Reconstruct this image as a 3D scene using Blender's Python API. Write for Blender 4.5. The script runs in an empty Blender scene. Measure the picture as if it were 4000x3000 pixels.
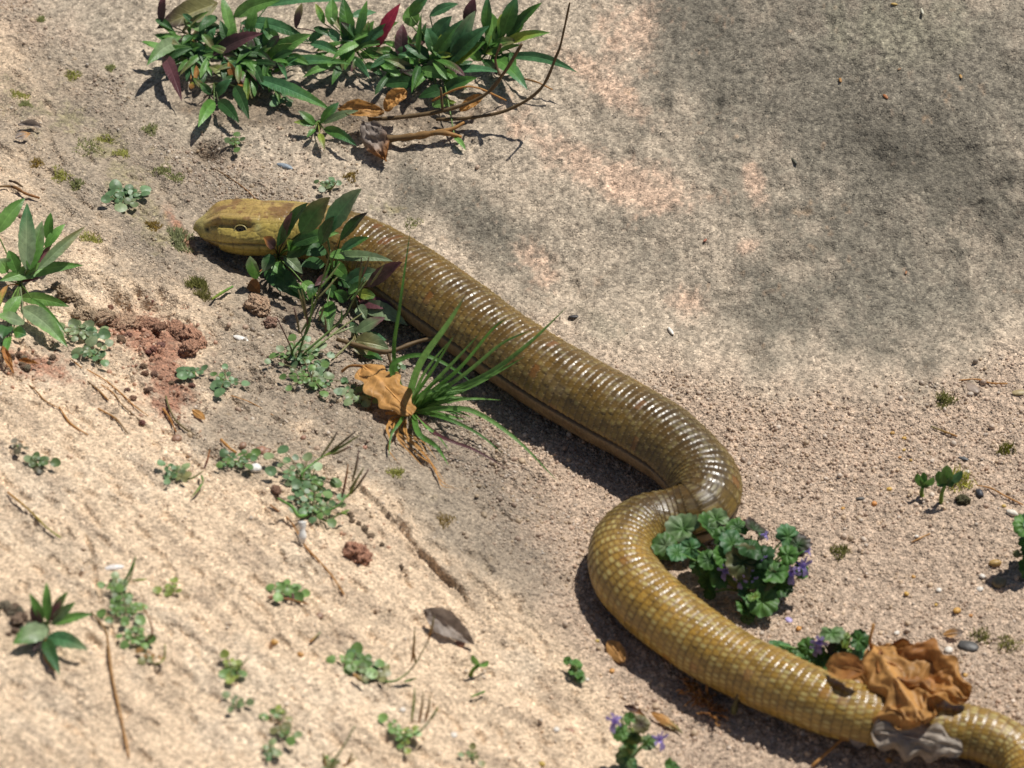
import bpy, math, random
import numpy as np
from mathutils import Vector

# ------------------------------------------------------------------ camera, sky, sun, exposure
scene = bpy.context.scene
COL = scene.collection
PITCH = math.radians(40.0)          # the camera looks 40 degrees down onto the slabs
DIST = 2.2                          # metres from the camera to the middle of the picture
WIDE = 0.56                         # metres across the picture at that distance
FWD = np.array([0.0, math.cos(PITCH), -math.sin(PITCH)])
RGT = np.array([1.0, 0.0, 0.0])
UPV = np.array([0.0, math.sin(PITCH), math.cos(PITCH)])
CAM = -FWD * DIST
PX = WIDE / 4000.0                  # metres per photograph pixel at DIST

cam_data = bpy.data.cameras.new('camera')
cam = bpy.data.objects.new('camera', cam_data)
COL.objects.link(cam)
cam.location = CAM
cam.rotation_euler = (math.pi / 2 - PITCH, 0, 0)
cam_data.sensor_width = 36.0
cam_data.lens = 36.0 * DIST / WIDE
cam_data.clip_start = 0.02
cam_data.clip_end = 100.0
cam_data.dof.use_dof = True
cam_data.dof.focus_distance = 2.27
cam_data.dof.aperture_fstop = 13.0
scene.camera = cam
scene.render.resolution_x, scene.render.resolution_y = 1024, 768

SUN_EL, SUN_AZ = math.radians(61), math.radians(42)      # azimuth counted from +x towards +y
SUN = Vector((math.cos(SUN_EL) * math.cos(SUN_AZ), math.cos(SUN_EL) * math.sin(SUN_AZ), math.sin(SUN_EL)))
world = bpy.data.worlds.new('World')
scene.world = world
world.use_nodes = True
wn = world.node_tree
sky = wn.nodes.new('ShaderNodeTexSky')
sky.sky_type = 'NISHITA'
sky.sun_disc = False
sky.sun_elevation = SUN_EL
sky.sun_rotation = math.atan2(SUN.x, SUN.y)
wn.links.new(sky.outputs[0], wn.nodes['Background'].inputs['Color'])
wn.nodes['Background'].inputs['Strength'].default_value = 0.052
sun_data = bpy.data.lights.new('sun', 'SUN')
sun_data.energy = 5.0
sun_data.angle = math.radians(0.53)
sun_data.color = (1.0, 0.965, 0.90)
sun_ob = bpy.data.objects.new('sun', sun_data)
COL.objects.link(sun_ob)
sun_ob.location = (1, 1, 2)
sun_ob.rotation_euler = SUN.to_track_quat('Z', 'Y').to_euler()
scene.view_settings.view_transform = 'Standard'
scene.view_settings.look = 'None'
scene.view_settings.exposure = 0.0
scene.view_settings.gamma = 1.0
scene.view_settings.use_curve_mapping = False
scene.cycles.max_bounces = 6

# ------------------------------------------------------------------ noise and small helpers
def _hash(ix, iy, seed):
    h = (ix.astype(np.int64) * 374761393 + iy.astype(np.int64) * 668265263 + seed * 974634777) & 0xFFFFFFFF
    h = ((h ^ (h >> 13)) * 1274126177) & 0xFFFFFFFF
    h = ((h ^ (h >> 16)) * 2246822519) & 0xFFFFFFFF
    return ((h ^ (h >> 15)) & 0xFFFFFF) / float(0xFFFFFF)

def vnoise(x, y, seed=0):
    """smooth value noise, -1..1"""
    x = np.asarray(x, float); y = np.asarray(y, float)
    ix = np.floor(x); iy = np.floor(y)
    fx = x - ix; fy = y - iy
    sx = fx * fx * fx * (fx * (fx * 6 - 15) + 10); sy = fy * fy * fy * (fy * (fy * 6 - 15) + 10)
    a = _hash(ix, iy, seed); b = _hash(ix + 1, iy, seed)
    c = _hash(ix, iy + 1, seed); d = _hash(ix + 1, iy + 1, seed)
    return 2 * ((a * (1 - sx) + b * sx) * (1 - sy) + (c * (1 - sx) + d * sx) * sy) - 1

def fbm(x, y, octaves=4, seed=0, gain=0.5):
    s = 0; a = 1; n = 0
    for k in range(octaves):
        s = s + a * vnoise(x * 2 ** k + 17.3 * k, y * 2 ** k - 9.1 * k, seed + k)
        n += a; a *= gain
    return s / n

def sstep(a, b, x):
    t = np.clip((x - a) / (b - a), 0, 1)
    return t * t * (3 - 2 * t)

def poly_dist(U, V, pts):
    """signed distance to a polyline (positive to the right of its direction as the picture shows it) and its run 0..1"""
    best = np.full(np.shape(U), 1e9); sign = np.ones(np.shape(U)); run = np.zeros(np.shape(U))
    n = len(pts) - 1
    for i in range(n):
        (x0, y0), (x1, y1) = pts[i], pts[i + 1]
        dx, dy = x1 - x0, y1 - y0
        L2 = dx * dx + dy * dy
        t = ((U - x0) * dx + (V - y0) * dy) / L2
        tc = np.clip(t, 0, 1)
        d = np.hypot(U - x0 - tc * dx, V - y0 - tc * dy)
        m = d < best
        best = np.where(m, d, best)
        sign = np.where(m, np.sign(dx * (V - y0) - dy * (U - x0)), sign)
        run = np.where(m, (i + tc) / n, run)
    return best * sign, run

# ------------------------------------------------------------------ the ground: two sandstone slabs and the sand between them
def flat_px(x, y):
    """plan position -> the photograph pixel it would have on level ground"""
    d = DIST + y * math.cos(PITCH)
    return 2000 + x / PX * DIST / d, 1500 - y * math.sin(PITCH) / PX * DIST / d

TROUGH = [(-900, -500), (350, 250), (900, 830), (1330, 1140), (1780, 1430), (2190, 1730), (2330, 2150), (2600, 2800), (3000, 3600)]   # where the slabs meet
GROOVE = [(-900, -500), (350, 250), (860, 830), (1500, 1470), (2080, 2180), (2560, 2820), (3000, 3600)]                                # edge of the loose sand
BOULDER = [(-200, -300), (700, 560), (1150, 760), (1750, 1130), (2350, 1420), (3000, 1540), (3600, 1500), (4200, 1330), (5200, 1200)]
HOLE = [(240, 1120), (330, 1210), (420, 1240), (520, 1280), (640, 1260), (730, 1300), (760, 1350)]
LEDGE = [(1330, 1960), (1390, 2070), (1430, 2130), (1500, 2210), (1580, 2260), (1660, 2270)]
CRACK = [(360, 2480), (390, 2560), (410, 2700), (430, 2800), (480, 2960), (520, 3080)]
BAND = [(2300, -700), (2720, -60), (3050, 330), (3450, 660), (3950, 930), (4700, 1150)]
LFOLD = [(1500, 2160), (1650, 2330), (1800, 2440), (1860, 2520)]

def softplus(d, w):
    return w * np.log1p(np.exp(np.clip(d / w, -30, 30)))

def height(x, y):
    U, V = flat_px(x, y)
    dg, _ = poly_dist(U, V, TROUGH)
    db, _ = poly_dist(U, V, BOULDER)
    dg = np.clip(dg * PX, -0.5, 0.6); db = np.clip(-db * PX, -0.5, 0.5)
    h = 0.40 * softplus(dg - 0.012, 0.016) - 0.16 * softplus(dg - 0.16, 0.05)
    h = h + 0.46 * softplus(db - 0.022, 0.016) - 0.20 * softplus(db - 0.09, 0.05)
    dband, _ = poly_dist(U + 60 * fbm(x / .06, y / .06, 2, 17), V, BAND)
    h = h + 0.042 * sstep(0.065, -0.075, dband * PX)
    far = sstep(0.35, 1.0, np.hypot(x, y))
    h = h * (1 - 0.6 * far)
    # gentle undulation
    h = h + 0.0035 * fbm(x / 0.09, y / 0.09, 3, 11) + 0.0016 * fbm(x / 0.025, y / 0.025, 3, 21)
    # layered striations on the left slab, running down to the right in the picture
    left = sstep(-0.005, 0.03, dg)
    a = (U * 0.80 + V * 0.60) * PX; b = (-U * 0.60 + V * 0.80) * PX
    st = fbm(a / 0.05, b / 0.0065, 3, 31)
    h = h + left * 0.0017 * st
    pits = fbm(a / 0.012, b / 0.006, 3, 41)
    h = h - left * 0.0024 * sstep(0.20, 0.5, pits)
    # loose sand is lumpy, the weathered boulder is smooth
    rock = sstep(0.0, 0.02, db)
    sand = (1 - rock) * (1 - 0.45 * left)
    h = h + sand * (0.0011 * fbm(x / 0.008, y / 0.008, 3, 51) + 0.00075 * vnoise(x / 0.0026, y / 0.0026, 61))
    h = h + 0.00045 * vnoise(x / 0.0021, y / 0.0021, 71) + (0.5 * rock + 0.3) * 0.0007 * fbm(x / 0.006, y / 0.006, 2, 81) + rock * (0.0016 * fbm(x / 0.016, y / 0.022, 3, 85) - 0.0012 * sstep(.30, .55, fbm(x / 0.011, y / 0.011, 3, 87)))
    # the broken red hollow: the upper lip stays, the rock below it has crumbled away
    w = 14 * vnoise(U / 30, V / 30, 91) + 9 * vnoise(U / 11, V / 11, 92)
    wh = 26 * vnoise(U / 45, V / 45, 94) + 12 * vnoise(U / 21, V / 21, 98)
    d, r = poly_dist(U + wh, V + wh * .7, HOLE)
    h = h - 0.0115 * sstep(-14, 62, d + 10 * vnoise(U / 30, V / 30, 95)) * np.exp(-np.clip(d, 0, None) / (110 + 120 * r)) * sstep(0, 0.22, r) * sstep(1.0, 0.6, r)
    red = np.exp(-(((U - 590) / 150) ** 2 + ((V - 1330) / 110) ** 2)) + np.exp(-(((U - 620) / 90) ** 2 + ((V - 1520) / 120) ** 2))
    h = h + np.clip(red, 0, 1) * 0.0032 * fbm(x / 0.006, y / 0.006, 3, 93)
    d, r = poly_dist(U + w * .8, V + w * .8, LEDGE)
    h = h + 0.0042 * sstep(5, -7, d) * np.exp(-np.clip(-d, 0, None) / 150) * sstep(0.02, 0.5, r) * sstep(1.0, 0.8, r) * (1 + .35 * vnoise(U / 40, V / 40, 96))
    d, r = poly_dist(U + w * .5, V + w * .5, CRACK)
    h = h - 0.0042 * np.exp(-(d / 7.0) ** 2) * sstep(0, 0.15, r) * (0.65 + 0.5 * vnoise(U / 25, V / 25, 97))
    d, r = poly_dist(U + w, V + w, LFOLD)
    h = h - 0.005 * sstep(-3, 8, d) * np.exp(-np.clip(d, 0, None) / 50) * sstep(0, 0.2, r) * sstep(1, 0.85, r)
    # hole under the weeds above the head, and hollow by the lower left weed
    h = h - 0.012 * np.exp(-(((U - 800) / 55) ** 2 + ((V - 590) / 35) ** 2))
    h = h - 0.005 * np.exp(-(((U - 60) / 80) ** 2 + ((V - 2440) / 70) ** 2)) - 0.006 * np.exp(-(((U - 60) / 150) ** 2 + ((V - 1420) / 60) ** 2))
    return h

STEP = 0.00098
def axis(lo, hi, far):
    core = np.arange(lo, hi + STEP / 2, STEP)
    out = STEP * 1.22 ** np.arange(1, 45)
    out = np.cumsum(out)
    out = out[out < far]
    return np.concatenate([(lo - out)[::-1], core, hi + out])
XS = axis(-0.345, 0.345, 3.0)
YS = axis(-0.375, 0.470, 3.0)
GX, GY = np.meshgrid(XS, YS)
GZ = height(GX, GY)

def ground_z(x, y):
    """height of the finished ground mesh, by bilinear look-up"""
    i = np.clip(np.searchsorted(XS, x) - 1, 0, len(XS) - 2)
    j = np.clip(np.searchsorted(YS, y) - 1, 0, len(YS) - 2)
    fx = (x - XS[i]) / (XS[i + 1] - XS[i]); fy = (y - YS[j]) / (YS[j + 1] - YS[j])
    return (GZ[j, i] * (1 - fx) + GZ[j, i + 1] * fx) * (1 - fy) + (GZ[j + 1, i] * (1 - fx) + GZ[j + 1, i + 1] * fx) * fy

def P(u, v, h=0.0):
    """the point h metres above the ground that photograph pixel (u, v) looks at"""
    d = FWD + RGT * ((u - 2000) / 4000 * WIDE / DIST) + UPV * ((1500 - v) / 4000 * WIDE / DIST)
    t = -CAM[2] / d[2]
    z = h
    for k in range(40):
        t = (z - CAM[2]) / d[2]
        p = CAM + d * t
        z = z + 0.6 * (ground_z(p[0], p[1]) + h - z)
    p[2] = ground_z(p[0], p[1]) + h
    return p

def to_px(X, Y, Z):
    rx, ry, rz = X - CAM[0], Y - CAM[1], Z - CAM[2]
    dep = rx * FWD[0] + ry * FWD[1] + rz * FWD[2]
    k = DIST / dep / PX
    return 2000 + rx * k, 1500 - (ry * UPV[1] + rz * UPV[2]) * k

# ------------------------------------------------------------------ object helpers
def nodes_of(m):
    m.use_nodes = True
    return m.node_tree.nodes, m.node_tree.links, m.node_tree.nodes['Principled BSDF']

def link(name, mesh, parent=None, mat=None):
    o = bpy.data.objects.new(name, mesh)
    COL.objects.link(o)
    if parent is not None:
        o.parent = parent
    if mat is not None and mesh is not None and not mesh.materials:
        mesh.materials.append(mat)
    return o

def mesh_from(name, verts, faces, cols=None, uvs=None, smooth=True):
    me = bpy.data.meshes.new(name)
    verts = np.asarray(verts, dtype=np.float32)
    if isinstance(faces, np.ndarray):
        n = len(faces); k = faces.shape[1]
        me.vertices.add(len(verts)); me.vertices.foreach_set('co', verts.ravel())
        me.loops.add(n * k); me.loops.foreach_set('vertex_index', faces.astype(np.int32).ravel())
        me.polygons.add(n); me.polygons.foreach_set('loop_start', np.arange(0, n * k, k, dtype=np.int32))
        me.update(calc_edges=True)
    else:
        me.from_pydata([tuple(map(float, v)) for v in verts], [], faces)
    me.polygons.foreach_set('use_smooth', np.full(len(me.polygons), smooth))
    if cols is not None:
        c = np.ones((len(verts), 4), dtype=np.float32)
        c[:, :np.shape(cols)[1]] = cols
        a = me.attributes.new('tint', 'FLOAT_COLOR', 'POINT')
        a.data.foreach_set('color', c.ravel())
    if uvs is not None:
        l = me.uv_layers.new(name='uv')
        idx = np.empty(len(me.loops), dtype=np.int32)
        me.loops.foreach_get('vertex_index', idx)
        l.data.foreach_set('uv', np.asarray(uvs, dtype=np.float32)[idx].ravel())
    me.update()
    return me

def grid_faces(nr, nc, closed=False):
    r = np.arange(nr - 1)[:, None]; c = np.arange(nc if closed else nc - 1)[None, :]
    a = r * nc + c; b = r * nc + (c + 1) % nc
    return np.stack([a, b, b + nc, a + nc], -1).reshape(-1, 4)

def tag(o, label, cat, group=None):
    o['label'] = label; o['category'] = cat
    if group:
        o['group'] = group
    return o

def thing(name, loc, label, cat, group=None):
    o = bpy.data.objects.new(name, None)
    o.empty_display_size = 0.01
    COL.objects.link(o)
    o.location = loc
    return tag(o, label, cat, group)

# ------------------------------------------------------------------ ground colour: pigment of the stone, lichen film and loose soil, plus some painted shade
gu, gv = to_px(GX, GY, GZ)
def blob(u, v, su, sv, rot=0.0, k=1.0):
    c, s = math.cos(math.radians(rot)), math.sin(math.radians(rot))
    a = (gu - u) * c + (gv - v) * s; b = -(gu - u) * s + (gv - v) * c
    return k * np.exp(-((a / su) ** 2 + (b / sv) ** 2))
n1 = fbm(GX / 0.035, GY / 0.05, 4, 101); n2 = fbm(GX / 0.010, GY / 0.014, 3, 111); n3 = vnoise(GX / 0.0022, GY / 0.0030, 121)
n4 = vnoise(GX / 0.0011, GY / 0.0015, 131)
stn = fbm((gu * .8 + gv * .6) / 260, (-gu * .6 + gv * .8) / 45, 3, 141)
dgp, _ = poly_dist(gu, gv, [(a, b) for a, b in GROOVE])
dbp, _ = poly_dist(gu, gv, [(a, b) for a, b in BOULDER]); dbp = -dbp
def lin(r, g, b):
    return np.array([((c / 255 + 0.055) / 1.055) ** 2.4 if c > 10 else c / 255 / 12.92 for c in (r, g, b)])
def mixin(base, m, c):
    return base + (np.asarray(c) - base) * np.clip(m, 0, 1)[..., None]
C_STONE = np.array([0.61, 0.458, 0.312]); C_SAND = np.array([0.49, 0.365, 0.265]); C_GREY = np.array([0.168, 0.148, 0.112])
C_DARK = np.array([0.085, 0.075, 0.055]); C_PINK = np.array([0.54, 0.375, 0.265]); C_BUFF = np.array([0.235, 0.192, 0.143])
tint = np.broadcast_to(C_SAND, GX.shape + (3,)).copy()
left = sstep(-30, 160, dgp + 60 * n1)
tint = mixin(tint, left, C_STONE)
tint = mixin(tint, left * sstep(0.0, 0.6, n1 + 0.5 * stn) * 0.6, (0.67, 0.535, 0.39))
tint = mixin(tint, left * sstep(0.10, 0.6, stn + .5 * n2) * 0.5, (0.38, 0.28, 0.195))
# grey-buff dust plus painted-in dimness in the trough between the slabs, dust on the top of the left slab
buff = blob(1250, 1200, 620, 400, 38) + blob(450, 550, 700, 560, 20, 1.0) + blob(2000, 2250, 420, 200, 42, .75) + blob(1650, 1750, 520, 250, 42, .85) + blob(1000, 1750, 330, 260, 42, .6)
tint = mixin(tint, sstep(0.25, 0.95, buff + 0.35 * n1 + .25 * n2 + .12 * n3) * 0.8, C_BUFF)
# boulder with its film of grey lichen, dark blotches and bare pink patches
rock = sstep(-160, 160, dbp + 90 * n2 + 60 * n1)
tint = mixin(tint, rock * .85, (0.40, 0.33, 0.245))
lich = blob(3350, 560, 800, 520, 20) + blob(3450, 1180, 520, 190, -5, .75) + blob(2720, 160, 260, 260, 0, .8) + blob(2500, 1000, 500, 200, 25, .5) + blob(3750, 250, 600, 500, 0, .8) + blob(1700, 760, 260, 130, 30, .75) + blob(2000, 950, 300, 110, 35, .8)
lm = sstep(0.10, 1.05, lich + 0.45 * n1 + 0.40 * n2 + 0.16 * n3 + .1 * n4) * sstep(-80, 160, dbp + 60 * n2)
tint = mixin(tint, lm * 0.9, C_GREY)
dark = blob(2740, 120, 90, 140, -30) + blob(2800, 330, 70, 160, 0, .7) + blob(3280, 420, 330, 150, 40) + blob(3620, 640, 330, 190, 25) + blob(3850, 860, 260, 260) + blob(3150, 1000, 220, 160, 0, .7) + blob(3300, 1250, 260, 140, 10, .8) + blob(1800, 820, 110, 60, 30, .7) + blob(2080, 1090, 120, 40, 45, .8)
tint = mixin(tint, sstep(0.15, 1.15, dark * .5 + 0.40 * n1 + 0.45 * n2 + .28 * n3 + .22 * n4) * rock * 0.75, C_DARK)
pale = blob(3500, 120, 420, 200, 0, .9) + blob(2300, 1250, 300, 90, 30, .6)
tint = mixin(tint, sstep(0.4, 0.9, pale + .3 * n2) * rock * 0.6, (0.27, 0.245, 0.17))
pink = blob(2520, 730, 230, 95, 10) + blob(2950, 720, 45, 120, -15) + blob(2680, 1190, 90, 70, 25, .95) + blob(2930, 955, 60, 40, 0, .9) + blob(2150, 560, 300, 90, 35, .8) + blob(2100, 1020, 170, 90, 40, .8) + blob(2450, 130, 140, 170, 20, .8) + blob(2350, 330, 260, 60, 35, .8)
tint = mixin(tint, sstep(0.2, 1.0, pink + 0.35 * n2 + .2 * n3) * rock * 0.85, C_PINK)
# reddish crumbly stone in the hollow, red stain by the snout, mossy greenish streaks on the left slab
red = blob(560, 1300, 190, 70, 10) + blob(640, 1420, 110, 70, 50) + blob(640, 1560, 90, 100, 60) + blob(150, 1430, 190, 60, 20, .9) + blob(700, 900, 30, 130, -30, .9) + blob(1390, 2160, 40, 30, 0, .6)
tint = mixin(tint, sstep(0.2, 1.0, red + 0.35 * n2 + .25 * n3) * 0.9, (0.31, 0.145, 0.088))
moss = blob(380, 600, 330, 150, 35) + blob(120, 380, 200, 80, 25, .7) + blob(630, 920, 160, 90, 40, .8) + blob(1500, 820, 120, 60, 20, .6) + blob(1620, 1900, 160, 40, 40, .5) + blob(1950, 2350, 230, 90, 40, .5)
tint = mixin(tint, sstep(0.40, 1.1, moss * .7 + 0.6 * n2 + .25 * n3) * 0.6, (0.24, 0.215, 0.10))
# dark soil around the weeds, with the shade beneath them painted in
soil_shade = blob(1000, 420, 420, 110, 8) + blob(1550, 430, 420, 90, 10) + blob(830, 600, 120, 50, 10) + blob(1180, 1180, 250, 110, 30, .8) + blob(60, 2450, 150, 120, 0, .8) + blob(760, 1480, 110, 70, 0, .6) + blob(2960, 2280, 220, 120, 0, .5) + blob(1250, 2300, 60, 40, 0, .4)
tint = mixin(tint, sstep(0.30, 0.9, soil_shade + 0.35 * n2) * 0.7, (0.16, 0.115, 0.075))
# grain by grain differences
amp = (0.16 + 0.15 * rock)[..., None]
tint = tint * (1 + amp * n3[..., None] + 0.8 * amp * n4[..., None])
tint = np.clip(tint, 0.02, 0.75)
firm = np.clip(np.maximum(rock, .6 * left * sstep(.3, -.2, stn)), 0, 1)         # 1 where the surface is firm smooth stone, 0 where it is loose

m_ground = bpy.data.materials.new('sandstone')
nd, lk, bs = nodes_of(m_ground)
at = nd.new('ShaderNodeAttribute'); at.attribute_name = 'tint'
tc = nd.new('ShaderNodeTexCoord')
vor = nd.new('ShaderNodeTexVoronoi'); vor.inputs['Scale'].default_value = 900; lk.new(tc.outputs['Object'], vor.inputs['Vector'])
noi = nd.new('ShaderNodeTexNoise'); noi.inputs['Scale'].default_value = 420; noi.inputs['Detail'].default_value = 4; lk.new(tc.outputs['Object'], noi.inputs['Vector'])
sep = nd.new('ShaderNodeSeparateColor'); lk.new(vor.outputs['Color'], sep.inputs[0])
mr = nd.new('ShaderNodeMapRange'); mr.inputs['To Min'].default_value = 0.58; mr.inputs['To Max'].default_value = 1.38
lk.new(sep.outputs[0], mr.inputs['Value'])
mul = nd.new('ShaderNodeVectorMath'); mul.operation = 'SCALE'; lk.new(at.outputs['Color'], mul.inputs[0]); lk.new(mr.outputs[0], mul.inputs['Scale'])
gl = nd.new('ShaderNodeMath'); gl.operation = 'GREATER_THAN'; gl.inputs[1].default_value = 0.985; lk.new(sep.outputs[1], gl.inputs[0])
mx = nd.new('ShaderNodeMix'); mx.data_type = 'RGBA'; lk.new(gl.outputs[0], mx.inputs[0]); lk.new(mul.outputs[0], mx.inputs[6]); lit = nd.new('ShaderNodeVectorMath'); lit.operation = 'SCALE'; lit.inputs['Scale'].default_value = 1.75; lk.new(at.outputs['Color'], lit.inputs[0]); lk.new(lit.outputs[0], mx.inputs[7])
lk.new(mx.outputs[2], bs.inputs['Base Color'])
bs.inputs['Roughness'].default_value = 0.88
fm = nd.new('ShaderNodeMapRange'); fm.inputs['To Min'].default_value = 0.95; fm.inputs['To Max'].default_value = 0.40; lk.new(at.outputs['Alpha'], fm.inputs['Value'])
b1 = nd.new('ShaderNodeBump'); lk.new(fm.outputs[0], b1.inputs['Strength']); b1.inputs['Distance'].default_value = 0.0009
lk.new(vor.outputs['Distance'], b1.inputs['Height']); b1.invert = True
b2 = nd.new('ShaderNodeBump'); lk.new(fm.outputs[0], b2.inputs['Strength']); b2.inputs['Distance'].default_value = 0.0022
lk.new(noi.outputs[0], b2.inputs['Height']); lk.new(b1.outputs[0], b2.inputs['Normal']); lk.new(b2.outputs[0], bs.inputs['Normal'])

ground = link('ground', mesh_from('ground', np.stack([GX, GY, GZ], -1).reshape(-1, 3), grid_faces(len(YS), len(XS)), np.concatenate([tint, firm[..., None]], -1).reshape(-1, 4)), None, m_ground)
ground['kind'] = 'structure'

# ------------------------------------------------------------------ the legless lizard
# centre line in photograph pixels, half width in pixels, lift of the belly above the ground in metres
PATH = [(757, 897, 3, .006), (763, 893, 20, .006), (774, 891, 33, .006), (790, 890, 46, .006), (812, 889, 61, .006), (847, 886, 84, .006), (876, 884, 99, .006),
        (910, 888, 107, .006), (967, 893, 112, .006), (1040, 893, 113, .0055), (1130, 895, 113, .005), (1230, 910, 114, .004), (1330, 938, 120, .003), (1440, 990, 129, .001), (1530, 1046, 137, 0),
        (1627, 1112, 143, 0), (1808, 1242, 147, 0), (1989, 1372, 148, 0), (2170, 1488, 150, 0), (2350, 1590, 150, 0), (2531, 1690, 148, 0), (2658, 1781, 145, 0),
        (2752, 1893, 141, 0), (2740, 1990, 131, 0), (2622, 2032, 119, 0), (2504, 2058, 116, 0), (2432, 2138, 123, 0), (2441, 2242, 130, 0), (2531, 2350, 134, 0), (2676, 2468, 132, 0),
        (2838, 2576, 129, 0), (3037, 2672, 127, 0), (3218, 2748, 123, 0), (3363, 2793, 119, 0), (3526, 2820, 112, 0), (3706, 2848, 108, 0), (3860, 2882, 104, 0), (3985, 2965, 100, 0),
        (4020, 3110, 94, 0), (3900, 3240, 84, 0), (3600, 3290, 64, 0), (3250, 3330, 42, 0), (3050, 3420, 22, 0), (2900, 3470, 4, 0)]
c0 = []
z_head = P(1040, 893, 0.9 * 113 * PX + .0055)[2]
def at_level(u, v, z):
    d = FWD + RGT * ((u - 2000) / 4000 * WIDE / DIST) + UPV * ((1500 - v) / 4000 * WIDE / DIST)
    return CAM + d * ((z - CAM[2]) / d[2])
for i, (u, v, r, lift) in enumerate(PATH):
    if i < 9:                                   # the head is carried level, its snout a little lower
        p = at_level(u, v, z_head - 0.0045 * (1040 - u) / 283)
    else:
        p = P(u, v, 0.9 * r * PX + lift)
    c0.append([*p, r * PX * (np.dot(p - CAM, FWD) / DIST)])
c0 = np.array(c0)

def catmull(pts, n):
    pts = np.asarray(pts, float)
    P0 = np.vstack([2 * pts[0] - pts[1], pts, 2 * pts[-1] - pts[-2]])
    out = []
    for i in range(len(pts) - 1):
        a, b, c, d = P0[i], P0[i + 1], P0[i + 2], P0[i + 3]
        for t in np.linspace(0, 1, n, endpoint=False):
            out.append(0.5 * ((2 * b) + (c - a) * t + (2 * a - 5 * b + 4 * c - d) * t * t + (3 * b - a - 3 * c + d) * t ** 3))
    out.append(pts[-1])
    return np.array(out)

cc = catmull(c0, 24)
def smooth1(a, n):
    for _ in range(n):
        a[1:-1] = 0.25 * a[:-2] + 0.5 * a[1:-1] + 0.25 * a[2:]
    return a
cc = smooth1(cc, 30)
# resample by length: rings 0.7 mm apart
sl = np.concatenate([[0], np.cumsum(np.linalg.norm(np.diff(cc[:, :3], axis=0), axis=1))])
TOTAL = sl[-1]
SL = 0.0042                                   # spacing of the rings of scales
S = np.arange(0, TOTAL, SL / 7)
S = np.concatenate([[0, .0001, .0002, .00035], S[1:]])
s_at = sl[np.arange(len(PATH)) * 24]          # length along the body at each point of PATH
CL = np.stack([np.interp(S, sl, cc[:, k]) for k in range(4)], 1)
CL[:, 0:3] = smooth1(CL[:, 0:3], 12)
T = np.gradient(CL[:, :3], axis=0); T /= np.linalg.norm(T, axis=1)[:, None]
UPW = np.array([0, 0, 1.0])
Uv = UPW - T * (T @ UPW)[:, None]; Uv /= np.linalg.norm(Uv, axis=1)[:, None]
Rv = np.cross(T, Uv)                       # towards the viewer for the front half of the body
NA = 216
TH = np.linspace(0, 2 * math.pi, NA, endpoint=False)
rad = np.sqrt(np.interp(S, s_at, c0[:, 3] ** 2))          # blunt rounded snout
rad[0] = 0.0001
rad[14:] = smooth1(rad[14:].copy(), 25)
rad = rad * (1 + sstep(.12, .2, S) * 0.022 * (vnoise(S / .035, S * 0, 301) + .5 * vnoise(S / .012, S * 0, 302)))
th = TH[None, :]; ss = S[:, None]
side = np.where(th > math.pi, th - 2 * math.pi, th)        # -pi..pi, 0 on top; positive = Rv side
ab = np.abs(side)
head = sstep(0.075, 0.055, ss)                              # 1 on the head
neck = sstep(0.105, 0.07, ss)
deg = np.degrees(ab)
# outline of the section
shape = 1.0 + 0.03 * np.sin(ab) ** 2 - 0.10 * np.clip(-np.cos(ab), 0, 1) ** 2
hs = 1.0 - 0.10 * np.clip(np.cos(ab), 0, 1) ** 3 + 0.05 * np.sin(ab) ** 2 - 0.14 * np.clip(-np.cos(ab), 0, 1) ** 2
shape = shape * (1 - head) + hs * head
Rr = rad[:, None] * shape
# the fold along each flank and the softer belly below it
fold_on = sstep(0.10, 0.135, ss) * sstep(s_at[25], s_at[23], ss)
FA = 84.0 + 2.0 * np.sin(ss * 22)
Rr = Rr - fold_on * 0.0026 * np.exp(-((deg - FA) / 2.6) ** 2)
belly = sstep(FA - 1, FA + 3, deg)
Rr = Rr - fold_on * belly * 0.0006
Rr = Rr + fold_on * 0.0004 * np.exp(-((deg - FA + 9) / 5) ** 2)
# overlapping scales in rings
NS = 36
row = np.floor(ss / SL + 0.0 * side)
ph = side / (2 * math.pi) * NS + 0.5 * (np.floor(ss / SL) % 2)
vv = ph - np.floor(ph)
wav = 0.17 * (2 * vv - 1) ** 2
q = ss / SL + wav
row = np.floor(q); t = q - row
ph2 = side / (2 * math.pi) * NS + 0.5 * (row % 2)
col = np.floor(ph2); v2 = ph2 - col
taper = np.clip(rad[:, None] / 0.018, 0.15, 1.0)
tile = 0.00068 * t ** 1.3 * (1 - sstep(0.90, 1.0, t)) + 0.00010 * (1 - (2 * v2 - 1) ** 2) - 0.00009 * sstep(0.84, 1.0, np.abs(2 * v2 - 1))
rt = _hash(row, col, 31)
tile = tile * (0.55 + 0.75 * rt)
tile = tile * (1 - neck * 0.65) * (1 - head * 0.9) * taper
tile = tile * (1 - 0.55 * belly)
Rr = Rr + tile
# features of the head
pu, _ = to_px(CL[:, 0], CL[:, 1], CL[:, 2])
su = lambda u: float(np.interp(u, pu[:200], S[:200]))          # length along the head at which it shows at pixel column u
KH = su(937) / 0.0262
S_EYE, D_EYE = su(970), 55.0
def bump(s0, d0, ws, wd, one=None):
    s0 = s0 * KH if s0 != S_EYE else s0
    m = np.exp(-(((ss - s0) / ws) ** 2 + ((deg - d0) / wd) ** 2))
    return m
along = sstep(.006, .015, ss) * sstep(.043, .034, ss)
Rr = Rr + along * (0.0017 * np.exp(-((deg - 33) / 9.0) ** 2) - 0.0016 * np.exp(-((deg - 49) / 6.5) ** 2))          # brow ridge and the hollow below it
Rr = Rr - 0.0003 * bump(.016, 52, .006, 6)
Rr = Rr - 0.0004 * bump(S_EYE, D_EYE, .0042, 11)                                             # socket
Rr = Rr + 0.0006 * bump(.027, 70, .010, 6)                                                   # cheek under the eye
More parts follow.
